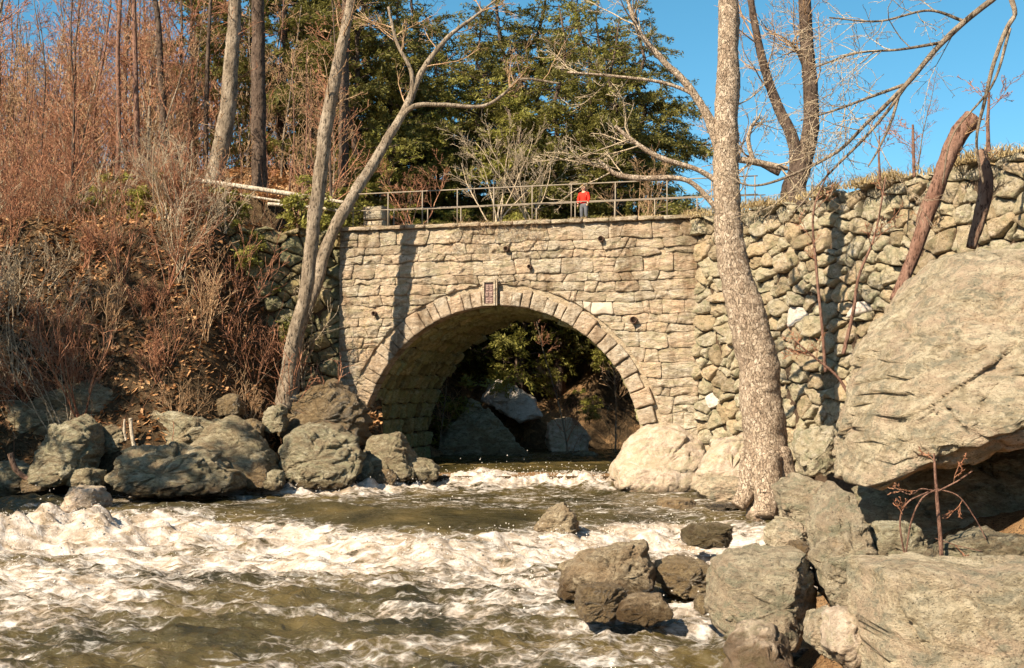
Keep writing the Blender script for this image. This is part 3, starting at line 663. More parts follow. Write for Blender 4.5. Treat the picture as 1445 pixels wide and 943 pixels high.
# ---------------------------------------------------------------- boy
def skin_obj(name, verts, edges, rad, mat, parent, sub=2):
    me = bpy.data.meshes.new(name); me.from_pydata(verts, edges, []); o = link(name, me, parent); me.materials.append(mat)
    md = o.modifiers.new('skin', 'SKIN'); md.use_smooth_shade = True
    for v, r_ in zip(me.skin_vertices[0].data, rad): v.radius = r_ if isinstance(r_, tuple) else (r_, r_)
    me.skin_vertices[0].data[0].use_root = True
    o.modifiers.new('sub', 'SUBSURF').levels = sub; o.modifiers['sub'].render_levels = sub
    return o
bp = wall_pt(s_of(820), TOP+.155, -.55+.0); boy = empty('person', bp+Vector((0,0,.05)), -.55); boy.scale = (1.1, 1.1, 1.06)
tag(boy, 'child in a red jacket and dark trousers standing behind the railing', 'person')
H = 1.24
B = [(0,0,.50), (0,0,.62), (0,-.01,.80), (0,-.01,.93), (0,-.01,1.0), (0,-.03,1.08), (0,-.03,1.16),
     (.08,0,.46), (.085,-.02,.27), (.085,.01,.06), (.09,-.09,.03), (-.08,0,.46), (-.09,.0,.27), (-.095,.02,.06), (-.10,-.08,.03),
     (.15,0,.90), (.20,-.01,.73), (.19,-.08,.58), (.185,-.11,.52), (-.15,0,.90), (-.21,0,.73), (-.20,-.06,.57), (-.195,-.09,.51)]
E = [(0,1), (1,2), (2,3), (3,4), (4,5), (5,6), (0,7), (7,8), (8,9), (9,10), (0,11), (11,12), (12,13), (13,14), (3,15), (15,16), (16,17), (17,18), (3,19), (19,20), (20,21), (21,22)]
RB = [(.11,.08), (.10,.075), (.115,.08), (.09,.06), .042, (.088,.098), (.078,.088), .07, .055, .035, .03, .07, .055, .035, .03, .045, .035, .028, .022, .045, .035, .028, .022]
body = skin_obj('body', B, E, RB, M['skin'], boy)
jk = [0,1,2,3,4,15,16,17,19,20,21]; jm = {v: i for i, v in enumerate(jk)}
skin_obj('jacket', [B[v] if v not in (0, 4) else ((0,0,.50) if v == 0 else (0,-.01,.985)) for v in jk], [(jm[a], jm[b]) for a, b in E if a in jm and b in jm],
         [(.135,.10), (.13,.10), (.14,.10), (.115,.08), (.06,.06), (.065,.065), (.055,.055), (.045,.045), (.065,.065), (.055,.055), (.045,.045)], M['red'], boy)
tk = [0,1,7,8,9,11,12,13]; tm = {v: i for i, v in enumerate(tk)}
skin_obj('trousers', [B[v] for v in tk], [(tm[a], tm[b]) for a, b in E if a in tm and b in tm], [(.125,.095), (.12,.09), .085, .068, .055, .085, .068, .055], M['jean'], boy)
for sx in (.088, -.097): skin_obj('shoe', [(sx, .02, .04), (sx, -.06, .035), (sx, -.12, .03)], [(0,1), (1,2)], [.042, .045, .035], M['shoe'], boy, 1)
skin_obj('hair', [(0, .02, 1.11), (0,.01,1.18), (0,-.04,1.225)], [(0,1), (1,2)], [(.09,.07), (.105,.095), (.09,.06)], M['hair'], boy)
for sx in (.032, -.032): 
    mb = MB(); mb.tube([(sx, -.105, 1.115), (sx, -.118, 1.115)], .011, 6); mb.build('eye', M['shoe'], boy)
mb = MB(); mb.tube([(0, -.10, 1.11), (0, -.135, 1.085), (0, -.11, 1.075)], [.008, .016, .012], 6); mb.build('nose', M['skin'], boy)
for si, wr in ((1, (.185,-.11,.52)), (-1, (-.195,-.09,.51))):
    mb = MB(); w_ = Vector(wr)
    for k in range(5):
        b0 = w_+Vector((si*(-.022+.011*k) if k < 4 else -si*.03, -.012, -.02 if k < 4 else 0)); ln_ = (.045, .055, .05, .04, .035)[k]
        mb.tube([b0, b0+Vector((0, -.012, -ln_*.5)), b0+Vector((0, -.002, -ln_))], [.009, .008, .006], 6)
    mb.build('fingers', M['skin'], boy)

# ---------------------------------------------------------------- rocks
def rock(label, outline, Y, thick, mat, seed, p=2.6, tilt=.15, amp=.06, n=72, K=30, name='boulder', cat='boulder', group=None, facets=5, flow=0, fine=1., cuts=()):
    rnd = random.Random(seed)
    n = int(n*1.5); K = int(K*1.5)
    P = np.array([(v.x, v.z) for v in (at(x, y, Y) for x, y in outline)])
    P = resample(P, n)
    for _ in range(2): P = .5*P+.25*np.roll(P, 1, 0)+.25*np.roll(P, -1, 0)
    c = P.mean(0); size = math.sqrt(area(P)); p = p*2.2
    V = [(c[0], -thick/2, c[1])]
    for k in range(1, K):
        th = math.pi*k/K; t = -math.copysign(abs(math.cos(th))**(2/p), math.cos(th)); sc = abs(math.sin(th))**(2/p)
        V += [(c[0]+(q[0]-c[0])*sc, t*thick/2, c[1]+(q[1]-c[1])*sc) for q in P]
    V.append((c[0], thick/2, c[1])); V = np.array(V)
    for _ in range(facets+3):                                           # flat broken faces towards the front, sides and top
        a, e = rnd.uniform(-3.0, -.15), rnd.uniform(-.4, 1.0); nn = np.array([math.cos(a)*math.cos(e), math.sin(a)*math.cos(e), math.sin(e)])
        L = V-np.array([c[0], 0, c[1]]); dp = L @ nn; mx = dp.max(); lim = mx*rnd.uniform(.66, .9); ex = np.clip(dp-lim, 0, None)
        mv = np.outer(ex*.95, nn); mv[:, 0] *= .55; mv[:, 2] *= .55; V = V-mv
    for nx, ny, nz, fr in cuts:                                         # the broken faces that mark this one
        nn = np.array([nx, ny, nz], float); nn /= np.linalg.norm(nn); L = V-np.array([c[0], 0, c[1]]); dp = L @ nn; ex = np.clip(dp-dp.max()*fr, 0, None); V = V-np.outer(ex, nn)*np.array([.75, 1, .75])
    V[:, 1] += tilt*1.2*(V[:, 2]-c[1])
    V[:, 1] += Y
    cc = np.array([c[0], Y, c[1]]); off = Vector((seed*1.7, seed*.3, seed*2.1)); f = 1.5/size; fv = 3.0/size
    out = []; rot = Matrix.Rotation(rnd.uniform(-.6, .6), 3, 'Y')
    for v in V:
        q = Vector(v); d = Vector(v-cc); d.y *= .8; d.normalize()
        k1 = MN.noise(q*f*1.3+off)+.6*MN.noise(q*f*2.9+off)+.3*MN.noise(q*f*6.3+off)
        g = rot @ q; g = Vector((g.x*.7, g.y, g.z*1.6))*fv+off+.35*MN.noise_vector(q*fv*.9+off)
        dst, pt = MN.voronoi(g); nv = MN.noise_vector(pt[0]*3.71+Vector((1.3, 2.2, .7)))
        fac = max(-.3, min(.3, (g-pt[0]).dot(nv)*.9)); cr = math.exp(-(dst[1]-dst[0])*9)
        g2 = g*2.6; dst2, pt2 = MN.voronoi(g2); fac2 = max(-.3, min(.3, (g2-pt2[0]).dot(MN.noise_vector(pt2[0]*2.9))*.9))
        k3 = MN.noise(q*3.+off)*.6+MN.noise(q*7.+off)*.4-.5*abs(MN.noise(q*4.7+off))
        out.append(tuple(q+d*(amp*size*(.6*k1+2.7*fac+1.5*fac2-.8*cr*cr)+.045*fine*k3)))
    base = Vector((c[0], Y, min(v[2] for v in out))); out = np.array(out)-np.array(base)
    j = np.arange(n); k_ = (j+1) % n; q = [np.stack([1+r_*n+j, 1+r_*n+k_, 1+(r_+1)*n+k_, 1+(r_+1)*n+j], -1) for r_ in range(K-2)]
    last = 1+(K-1)*n
    tr = np.vstack([np.stack([np.zeros(n, int), 1+k_, 1+j], -1), np.stack([np.full(n, last), last-n+j, last-n+k_], -1)])
    o = link(name, np_mesh(name, out, [np.vstack(q), tr], mat)); o.location = base
    tag(o, label, cat, group); return o
def box_outline(x0, y0, x1, y1, seed, n=11, sq=3.2):
    rnd = random.Random(seed); o = []
    n = 8; a0 = rnd.uniform(0, 6)
    for k in range(n):
        a = a0+2*math.pi*k/n+rnd.uniform(-.25, .25); c, s = math.cos(a), math.sin(a); r_ = (abs(c)**sq+abs(s)**sq)**(-1/sq)*rnd.uniform(.88, 1.04)
        o.append(((x0+x1)/2+c*r_*(x1-x0)/2, (y0+y1)/2+s*r_*(y1-y0)/2))
    return o
# right bank
rock('huge lichen-spotted boulder towering at the picture edge beside the rubble wall', [(1186,655), (1236,530), (1278,445), (1325,395), (1372,352), (1440,340), (1600,330), (1660,480), (1600,560), (1440,602), (1330,632), (1215,686), (1184,680)], 23.5, 5.5, M['granite'], 3, p=3.2, tilt=.45, amp=.042, fine=2.0, n=200, K=84, facets=1, cuts=((-.35,-.8,.45,.62), (.25,-.9,.35,.66), (-.85,-.45,.15,.72), (-.1,-.55,-.83,.70)))
rock('tall leaning slab wedged under the huge boulder', [(1180,676), (1208,700), (1222,760), (1246,800), (1236,862), (1180,872), (1152,820), (1150,740)], 19.6, 1.5, M['greyrock'], 7, tilt=.35, n=96, K=40, name='rock_slab', cat='rock')
rock('dark stone lying in the mouth of the shaded hollow', [(1300,800), (1330,765), (1400,750), (1470,760), (1480,830), (1380,835)], 17.9, 1.0, M['mossrock'], 9, n=60, K=26)
rock('dark rubble stone behind the bare plant in the hollow', [(1225,795), (1240,740), (1290,735), (1320,780), (1290,810)], 19.5, 1.0, M['mossrock'], 10, n=60, K=26)
rock('dark hollowed rock mass in the shade beneath the huge boulder', [(1205,690), (1300,640), (1460,620), (1620,640), (1600,840), (1420,850), (1240,840)], 24.5, 2.6, M['mossrock'], 8, tilt=.0, amp=.07, n=100, K=40)
rock('sunlit squarish block of granite at the bottom corner of the bank', [(1232,800), (1300,796), (1400,810), (1520,800), (1560,1000), (1235,1000), (1226,880)], 15.2, 2.6, M['granite'], 12, p=3.6, tilt=.22, amp=.035, n=140, K=54, facets=1, cuts=((0,-.95,.3,.75), (.1,-.35,.93,.8), (-.9,-.4,.1,.8)))
rock('grey split boulder with a dark shaded side at the water edge', [(1000,868), (1016,800), (1040,784), (1100,778), (1142,782), (1166,822), (1170,880), (1120,905), (1015,892)], 19.4, 2.2, M['greyrock'], 21, p=3.4, tilt=.12, amp=.04, n=110, K=44, facets=0, cuts=((.92,-.5,-.05,.42), (-.25,-.9,.45,.62), (-.2,-.3,.9,.78), (-.9,-.5,0,.75)))
rock('low flat pale stone at the very bottom of the bank', [(1030,912), (1060,884), (1100,886), (1128,916), (1130,960), (1020,960)], 17.3, 1.0, M['pinkrock'], 22, tilt=.5, n=60, K=26)
rock('tan rounded stone beside the square granite block', box_outline(1136,862,1192,926,2), 17.0, .8, M['granite'], 23, tilt=.2, n=60, K=26)
rock('pinkish egg-shaped stone leaning on the square granite block', box_outline(1164,860,1238,945,4), 16.2, .9, M['pinkrock'], 24, tilt=.2, n=60, K=26)
rock('smooth pink dome-shaped boulder at the foot of the arch', [(856,690), (862,660), (890,618), (920,600), (965,602), (995,625), (1003,660), (990,692), (920,700)], 43.3, 2.6, M['pinkrock'], 31, p=2.6, tilt=.4, amp=.03, n=90, K=36, facets=2)
rock('slanting wall-foot stone between the pink dome boulder and the tree', [(972,690), (990,655), (1020,622), (1058,612), (1070,650), (1066,690), (1000,700)], 40.0, 1.6, M['pinkrock'], 32, p=3, tilt=.4, n=70, K=30)
rock('flat ledge stone under the big bare trunk', [(976,690), (1000,672), (1060,676), (1095,682), (1108,696), (1090,712), (1000,704)], 36.0, 1.6, M['granite'], 33, p=3, tilt=.3, n=70, K=28)
rock('small orange-stained stone at the water below the big trunk', box_outline(1052,702,1112,742,6), 33.5, .8, M['pinkrock'], 34, n=60, K=24)
rock('angular broken slab on the bank below the huge boulder', [(1098,690), (1130,668), (1178,690), (1184,750), (1150,765), (1110,745)], 27.0, 1.5, M['greyrock'], 35, p=3.2, tilt=.3, n=80, K=32)
rock('angular tan stone at the water edge below the broken slab', box_outline(1078,732,1150,784,9,sq=4), 25.5, 1.0, M['granite'], 36, n=70, K=28)
rock('small brown stone tucked against the leaning slab', box_outline(1108,762,1152,800,19), 23.5, .7, M['wetrock'], 37, n=56, K=24)
rock('lumpy stones heaped at the wall foot right of the trunk', box_outline(1118,600,1190,672,14), 30.5, 1.2, M['rubble'], 38, n=70, K=28)
# in the river
rock('broad wet brown boulder standing in the rapids', [(787,838), (795,800), (815,786), (870,774), (912,768), (925,790), (926,832), (860,850)], 24.2, 1.5, M['riverrock'], 41, p=3, tilt=.3, n=90, K=36)
rock('dark wet stone in front of the broad brown boulder', box_outline(803,826,892,876,3), 21.9, .9, M['wetrock'], 42, n=64, K=28)
rock('reddish wet stone beside the dark wet stone', box_outline(868,838,952,882,8), 21.6, .9, M['riverrock'], 43, n=64, K=28)
rock('low dark rock washed by foam behind the grey split boulder', box_outline(918,788,1012,840,5), 24.6, 1.2, M['wetrock'], 44, n=70, K=28)
rock('pointed brown rock breaking the rapids in midstream', [(752,748), (770,722), (796,711), (815,730), (820,750), (785,760)], 31.2, .9, M['riverrock'], 45, n=60, K=26)
rock('flat yellowish rock awash near the far right shore', box_outline(958,738,1042,772,7), 29.4, 1.2, M['mossrock'], 46, n=64, K=26)
rock('little dark stone alone in the foam', box_outline(978,838,1008,866,7), 21.3, .4, M['wetrock'], 47, n=44, K=20)
rock('golden rock showing through the water at the far left', box_outline(78,686,152,734,3), 35.0, 1.4, M['pinkrock'], 48, n=64, K=26)
rock('dark rock awash above the tongue of smooth water', box_outline(918,704,990,726,3), 36.8, 1.2, M['wetrock'], 49, n=56, K=22)
# left shore
for k, (x0, y0, x1, y1, Y) in enumerate([(340,650,382,690,40.2), (372,662,402,692,40.0), (300,668,350,694,39.4), (24,668,70,696,39.2), (90,660,150,692,39.2), (500,650,530,686,42.6), (520,660,562,688,42.4), (236,600,275,634,41.6), (150,590,184,616,42.0), (330,590,372,622,42.4), (368,570,408,612,43.2), (585,652,606,676,43.6), (96,560,140,596,42.6), (10,580,50,612,42.2), (215,555,262,590,42.8), (300,555,345,590,43.2)]):
    rock('small dark stone among the boulders of the left shore', box_outline(x0, y0, x1, y1, 90+k), Y, .9, M['mossrock'] if k % 3 else M['wetrock'], 120+k, n=44, K=18, name='stone', cat='stone', group='small stones along the left shore', cuts=((-.4,-.8,.5,.7),))
rock('rounded mossy boulder standing at the far left shore', [(42,668), (50,640), (75,600), (105,588), (130,600), (140,640), (128,668), (95,684), (55,684)], 40.0, 2.0, M['mossrock'], 51, p=2.8, tilt=.3, n=90, K=36)
rock('long flat ridged boulder lying at the water edge', [(140,684), (150,655), (180,632), (240,630), (300,640), (335,668), (345,690), (240,698)], 39.0, 2.4, M['mossrock'], 52, p=2.6, tilt=.6, amp=.07, n=100, K=40)
rock('grey boulder with a pale sunlit top near the arch', [(388,662), (400,618), (430,598), (470,600), (500,618), (514,650), (500,684), (430,688)], 41.6, 2.0, M['mossrock'], 53, p=2.7, tilt=.35, n=90, K=36)
rock('dark sloping boulder behind the long flat boulder', [(262,660), (280,610), (310,585), (345,600), (385,640), (415,668), (330,682)], 41.2, 2.0, M['mossrock'], 54, tilt=.4, n=80, K=32)
rock('overhanging dark ledge rock among the bare brush', [(178,640), (182,585), (240,578), (330,600), (360,630), (300,650)], 42.3, 2.2, M['mossrock'], 55, p=3.4, tilt=-.1, n=80, K=32)
rock('jagged dark rocks at the left springing of the arch', [(500,672), (520,615), (560,612), (585,640), (600,668), (550,684)], 43.4, 1.8, M['mossrock'], 56, tilt=.3, n=80, K=32)
rock('low stone between the jagged rocks and the foam', box_outline(556,646,620,682,5), 43.4, 1.2, M['mossrock'], 57, n=56, K=24)
rock('leaf-topped boulder propping the bridge foot, its shade put into the dark colour', [(385,606), (420,556), (470,536), (505,556), (522,596), (516,630), (450,640)], 44.6, 2.0, M['wetrock'], 58, p=2.8, tilt=.2, n=80, K=32)  # dark wet-stone colour stands in for the shade at the bridge foot
rock('upright pale slab leaning on the hillside among the brush', [(178,560), (182,532), (196,500), (232,498), (234,532), (205,580)], 43.0, .7, M['granite'], 59, p=3.6, tilt=.25, n=60, K=26, name='rock_slab', cat='rock')
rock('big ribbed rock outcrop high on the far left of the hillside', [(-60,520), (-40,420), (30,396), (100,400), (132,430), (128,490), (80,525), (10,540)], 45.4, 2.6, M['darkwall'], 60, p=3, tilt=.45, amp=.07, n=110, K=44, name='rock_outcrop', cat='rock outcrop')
rock('low stone under the far left shore boulder', box_outline(-20,650,46,700,5), 39.6, 1.2, M['mossrock'], 61, n=56, K=24)
rock('narrow stone filling the gap behind the rounded boulder', box_outline(128,600,186,640,15), 41.4, 1.0, M['mossrock'], 62, n=56, K=24)
rock('shadowed rock face beneath the outcrop at the left edge', [(-40,640), (-30,560), (60,560), (150,530), (200,560), (190,620), (60,650)], 42.6, 1.6, M['mossrock'], 63, p=3, tilt=.05, n=80, K=30)
for k, (lab, o_, Y) in enumerate([
    ('dark mossy ledge halfway up the slope behind the brush', [(140,520), (150,430), (230,395), (320,420), (345,500), (260,530)], 45.6),
    ('dark broken ledge high on the slope under the fallen log', [(200,380), (230,320), (320,318), (330,365), (260,392)], 47.4),
    ('dark ledge above the rock outcrop at the left edge', [(-30,400), (0,340), (90,330), (140,370), (90,402)], 47.0)]):
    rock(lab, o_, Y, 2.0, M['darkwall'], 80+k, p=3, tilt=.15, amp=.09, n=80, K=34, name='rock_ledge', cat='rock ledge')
# seen through the arch
rock('sunlit pale rock on the far bank seen through the arch', [(678,566), (686,532), (720,540), (754,562), (766,588), (735,596)], 62.5, 1.6, M['pale'], 71, tilt=.6, n=60, K=24)
rock('low stones on the far bank under the arch', box_outline(765,588,832,650,5), 60.5, 1.6, M['pinkrock'], 72, tilt=.5, n=60, K=24)
rock('dark bank boulder in the shadow under the arch', [(612,676), (625,600), (660,560), (700,590), (760,660), (750,682)], 57.0, 2.6, M['mossrock'], 73, tilt=.4, n=60, K=24)
rock('small stone standing in the water under the arch', box_outline(800,636,852,668,6), 56.0, 1.2, M['mossrock'], 74, n=50, K=22)

# ---------------------------------------------------------------- bare trees, saplings, brush
def grow(mb, p, d, L, r, lvl, rnd, o):
    """one branch and what grows from it"""
    seg = o.get('seg', .35)*(1 if lvl < 2 else .7); n = max(3, min(14, int(L/seg))); P = [Vector(p)]; d = Vector(d).normalized()
    wob = o.get('wob', .12)*(1+.5*lvl); up = o.get('up', .05)
    for i in range(n):
        d = (d+Vector((rnd.gauss(0, wob), rnd.gauss(0, wob), rnd.gauss(0, wob)*.7+up))).normalized(); P.append(P[-1]+d*(L/n))
    tip = o.get('tip', .35)
    rad = [max(o.get('rmin', .006), r*(1-(1-tip)*i/n)) for i in range(n+1)]
    mb.tube(P, rad, 7 if r > .08 else 5 if r > .02 else 3, cap=r > .05)
    if lvl >= o['levels']: return
    k = o['kids'][lvl]; lo = o.get('start', (.35, .2, .15))[min(lvl, 2)]
    for j in range(k):
        f = lo+(1-lo)*(j+rnd.random())/k; i = min(n-1, int(f*n)); q = P[i].lerp(P[i+1], f*n-i) if f*n-i <= 1 else P[i+1]
        ax = (P[i+1]-P[i]).normalized(); side = ax.orthogonal().normalized(); side = Matrix.Rotation(rnd.uniform(0, 6.283), 3, ax) @ side
        ang = R(rnd.uniform(*o.get('ang', (25, 60)))); dd = ax*math.cos(ang)+side*math.sin(ang)
        grow(mb, q, dd, L*rnd.uniform(*o.get('len', (.3, .55)))*(1.1-.5*f), max(o.get('rmin', .006), r*(1-(1-tip)*f)*o.get('rat', .5)), lvl+1, rnd, o)
def bare_tree(name, label, cat, base, polys, mat, twmat, seed, o, group=None, twigs=True):
    """trunks given as lists of (point, radius)"""
    rnd = random.Random(seed); base = Vector(base); e = empty(name, base); tag(e, label, cat, group)
    tw = MB()
    for P in polys:
        mb = MB(); pts = [Vector(p)-base for p, _ in P]; rr_ = [r_ for _, r_ in P]
        n = (28 if rr_[0] > .2 else 12)*(len(pts)-1); T = np.linspace(0, len(pts)-1, n+1)
        A = np.array([tuple(p) for p in pts]); ii = np.arange(len(pts))
        if len(pts) > 3:                                                # smooth through the given points
            def cr(a):
                aa_ = np.concatenate([[2*a[0]-a[1]], a, [2*a[-1]-a[-2]]]); o_ = []
                for t in T:
                    i = min(int(t), len(a)-2); f = t-i; p0, p1, p2, p3 = aa_[i:i+4]
                    o_.append(.5*(2*p1+(p2-p0)*f+(2*p0-5*p1+4*p2-p3)*f*f+(3*p1-p0-3*p2+p3)*f**3))
                return np.array(o_)
            C = np.stack([cr(A[:, k]) for k in range(3)], -1)
        else: C = np.stack([np.interp(T, ii, A[:, k]) for k in range(3)], -1)
        rd = np.interp(T, ii, rr_)
        big_ = rr_[0] > .2
        for i in range(1, len(C)):
            q = Vector(C[i]); C[i] += np.array([MN.noise(q*.9+Vector((seed, 0, 0))), MN.noise(q*.9+Vector((0, seed, 0))), 0])*rd[i]*.16; rd[i] *= 1+.07*MN.noise(q*1.1)
        sides = 28 if big_ else 12 if rr_[0] > .06 else 6
        mb.tube(C, rd, sides)
        if rr_[0] > .06:
            W = mb.V[-1]; nn = len(C)
            for i in range(nn):
                for k in range(sides):
                    v = W[i*sides+k]; q = Vector(v); o_ = (MN.noise(q*3.3)*.5+MN.noise(q*8.)*.35+MN.noise(q*17.)*.25)*rd[i]*.16
                    W[i*sides+k] = v+(v-C[i])/max(rd[i], 1e-4)*o_
        mb.build('trunk' if P is polys[0] else ('stem' if rr_[0] > .12 else 'limb'), mat, e)
        if twigs and o.get('n', 0) and C[-1][2] > C[0][2]-.8*(rr_[0] < .15):
            for k in range(o['n']):
                f = o.get('from', .4)+(1-o.get('from', .4))*rnd.random(); i = min(len(C)-2, int(f*(len(C)-1)))
                ax = Vector(C[i+1]-C[i]).normalized(); side = Matrix.Rotation(rnd.uniform(0, 6.283), 3, ax) @ ax.orthogonal().normalized(); a = R(rnd.uniform(30, 75)); tw = MB()
                grow(tw, C[i], ax*math.cos(a)+side*math.sin(a), o['L']*rnd.uniform(.5, 1.2), min(rd[i]*.5, o.get('r', .03)), 1, rnd, o); tw.build('branch', twmat, e)
    return e
TW = dict(levels=3, kids=(5, 6, 4), n=10, L=1.6, r=.03, up=.06, wob=.12, rmin=.007)
# the big trunk in front of the rubble wall
def tp(lst, Y): return [(at(x, y, Y+(dy[0] if dy else 0)), wpx/2*Y/F) for x, y, wpx, *dy in lst]
YT = 34.0
big = bare_tree('bare_tree', 'big pale scaly-barked tree trunk rising in front of the rubble wall', 'tree', at(1082, 700, YT), [
    tp([(1086,706,72), (1083,660,64), (1076,580,58), (1068,500,56), (1052,440,52), (1036,370,44), (1027,300,38), (1024,230,36), (1026,150,34), (1028,60,30), (1029,-40,27), (1034,-180,20)], YT),
    tp([(1020,240,14), (1012,200,17), (996,160,12), (966,115,10), (935,85,9), (900,40,6), (880,-20,4)], YT),
    tp([(1040,225,10), (1062,228,9), (1100,236,9), (1112,238,6)], YT),
    tp([(1062,226,7), (1056,200,6), (1060,180,5), (1072,165,3)], YT),
    tp([(1020,262,9), (985,240,7), (930,222,8), (895,200,6), (868,178,5)], YT),
    tp([(1016,300,8), (970,255,7), (905,252,9), (868,245,7), (845,226,4)], YT),
    tp([(1016,185,7), (985,140,5), (940,118,5), (870,108,4), (800,102,3)], YT),
    tp([(1064,640,34,-.3), (1056,690,30,-.4), (1040,715,22,-.5)], YT), tp([(1098,640,36,-.2), (1112,690,32,-.3), (1128,722,20,-.4)], YT), tp([(1084,640,40,-.45), (1082,700,38,-.7), (1078,730,26,-1.0)], YT),
    ], M['bark_scaly'], M['twig_pale'], 4, dict(TW, n=5, L=2.0, r=.025, **{'from': .55}))
# the twin-stemmed leaning tree on the left
YL = 44.3
bare_tree('bare_tree', 'twin-stemmed tree leaning at the bridge end, one stem bending over the road', 'tree', at(412, 560, YL), [
    tp([(400,575,28,0), (408,520,22,0), (416,470,19,0), (430,420,19,0), (440,340,19,0), (450,260,20,0), (462,170,19,-.1), (475,100,17,-.3), (490,30,14,-.3), (500,-40,11,-.3), (506,-160,8,-.3)], YL),
    tp([(411,570,24,0), (413,505,20,.9), (424,460,18,2.0), (446,405,17,2.9), (462,345,18,3.2), (484,300,18,3.35), (515,250,17,4.6), (548,195,15,5.4), (574,150,13,6), (596,100,10,6.3), (630,55,7,6.6), (668,25,5,7), (700,0,3,7)], YL),
    tp([(560,172,8), (585,150,7), (625,148,6), (680,150,5), (712,132,4), (735,112,4), (790,118,3)], YL+5.8),
    tp([(582,135,8), (580,100,6), (560,60,5), (548,10,4)], YL+6.1),
    ], M['bark_grey'], M['twig'], 9, dict(TW, n=7, L=2.2, r=.03, **{'from': .55}))
# forked tree behind the right wall
YF = 42.0
bare_tree('bare_tree', 'forked tree with two dark bare trunks above the rubble wall', 'tree', at(1122, 290, YF), [
    tp([(1124,300,44), (1122,262,34), (1138,215,24), (1145,160,22), (1141,100,20), (1137,40,19), (1134,-40,17), (1130,-160,10)], YF),
    tp([(1120,275,26), (1124,230,20), (1118,195,17), (1100,155,15), (1083,110,13), (1070,60,11), (1062,15,10), (1052,-60,8)], YF),
    tp([(1140,105,8), (1128,75,7), (1116,60,5)], YF),
    tp([(1100,245,9), (1075,232,8), (1040,226,6)], YF),
    ], M['bark_dark'], M['twig'], 14, dict(TW, n=9, L=2.4, r=.03, **{'from': .45}))
# trunks in the left wood
for k, (lab, pts, Y, mt) in enumerate([
    ('thick grey trunk leaning at the head of the fallen log', [(300,262,26), (318,180,24), (326,100,21), (331,20,18), (335,-80,14), (340,-200,8)], 54, 'bark_grey'),
    ('straight dark conifer-like trunk beside the thick grey trunk', [(366,268,22), (365,190,21), (365,110,20), (364,20,18), (363,-90,14), (362,-200,8)], 56, 'bark_dark'),
    ('slim dark trunk bent near the top left of the wood', [(234,215,10), (230,150,10), (226,90,9), (222,20,8), (205,-60,6)], 58, 'bark_dark'),
    ('slim straight trunk at the brow of the hillside', [(195,250,9), (193,170,8), (191,90,7), (189,10,6), (188,-80,4)], 55, 'bark_red'),
    ('dark trunk rising behind the leaning twin stems', [(484,265,15), (485,190,14), (486,110,13), (488,20,12), (489,-80,8)], 60, 'bark_dark'),
    ('slim trunk between the dark trunk and the log', [(290,235,7), (291,160,7), (293,90,6), (296,20,5), (300,-60,3)], 62, 'bark_dark'),
    ('slim dark trunk near the pale left corner of the wood', [(165,255,7), (168,170,6), (166,80,6), (170,0,5), (172,-60,3)], 57, 'bark_red')]):
    bare_tree('tree_trunk', lab, 'tree', at(*pts[0][:2], Y), [tp(pts, Y)], M[mt], M['twig_red'], 30+k, dict(TW, n=9, L=2.0, r=.022, **{'from': .3}))
def instances(protos, spots, label, cat, group):
    used = set()
    for k, (x, y, z, rz, sc, which) in enumerate(spots):
        pt = protos[which]
        o = pt if which not in used else copy_tree(pt); used.add(which)
        o.location = (x, y, z); o.rotation_euler.z = rz; o.scale = (sc, sc, sc); tag(o, label[which], cat, group[which])
    for k, pt in enumerate(protos):
        if k not in used:
            for ch in list(pt.children): bpy.data.objects.remove(ch)
            bpy.data.objects.remove(pt)
def sapling(seed, H, mat):
    rnd = random.Random(seed); e = empty('sapling'); tr = MB(); tw = MB()
    P = [Vector((0, 0, -.3))]; d = Vector((rnd.gauss(0, .05), rnd.gauss(0, .05), 1))
    n = 16
    for i in range(n): d = (d+Vector((rnd.gauss(0, .045), rnd.gauss(0, .045), .05))).normalized(); P.append(P[-1]+d*H/n)
    r0 = .012+.0055*H; rad = [r0*(1-.8*i/n) for i in range(n+1)]; tr.tube(P, rad, 7)
    o = dict(levels=3, kids=(0, 5, 2), up=.07, wob=.10, rmin=.010, seg=.3, ang=(25, 60), len=(.3, .6))
    for k in range(int(H*2.6)):
        f = rnd.uniform(.15, .98); i = min(n-1, int(f*n)); ax = (P[i+1]-P[i]).normalized(); sd = Matrix.Rotation(rnd.uniform(0, 6.283), 3, ax) @ ax.orthogonal().normalized(); a = R(rnd.uniform(30, 65))
        grow(tw, P[i], ax*math.cos(a)+sd*math.sin(a), H*.22*(1.15-f)*rnd.uniform(.6, 1.3)+.3, rad[i]*.42, 1, rnd, o)
    tr.build('trunk', mat, e); tw.build('branches', M['twig_red'] if seed % 2 else M['twig'], e); return e
sp = [sapling(100+k, h, m_) for k, (h, m_) in enumerate(((9, M['bark_red']), (11, M['bark_grey']), (7, M['bark_red']), (12, M['bark_dark']), (8, M['bark_grey']), (5, M['bark_red'])))]
rnd = random.Random(77); spots = []
for k in range(215):
    Y = rnd.uniform(51, 92); px = rnd.uniform(-60, 470) if rnd.random() < .45 else rnd.uniform(-60, 260); x = (px-CX)/F*Y
    spots.append((x, Y, ground_z(x, Y)-.1, rnd.uniform(0, 6.28), rnd.uniform(.75, 1.1)*(1 if Y < 60 else 1.35), rnd.randrange(6)))
kn = ('middling red-barked bare sapling', 'tall grey-barked bare sapling', 'short red-barked bare sapling', 'very tall dark-barked bare sapling', 'slim grey-barked bare sapling', 'tiny red-barked bare sapling')
instances(sp, spots, [k_+' in the sunlit wood on the leaf-strewn hillside' for k_ in kn], 'sapling', [k_+'s of the hillside wood' for k_ in kn])
bk = copy_tree(sp[1]); bk2 = copy_tree(sp[4])
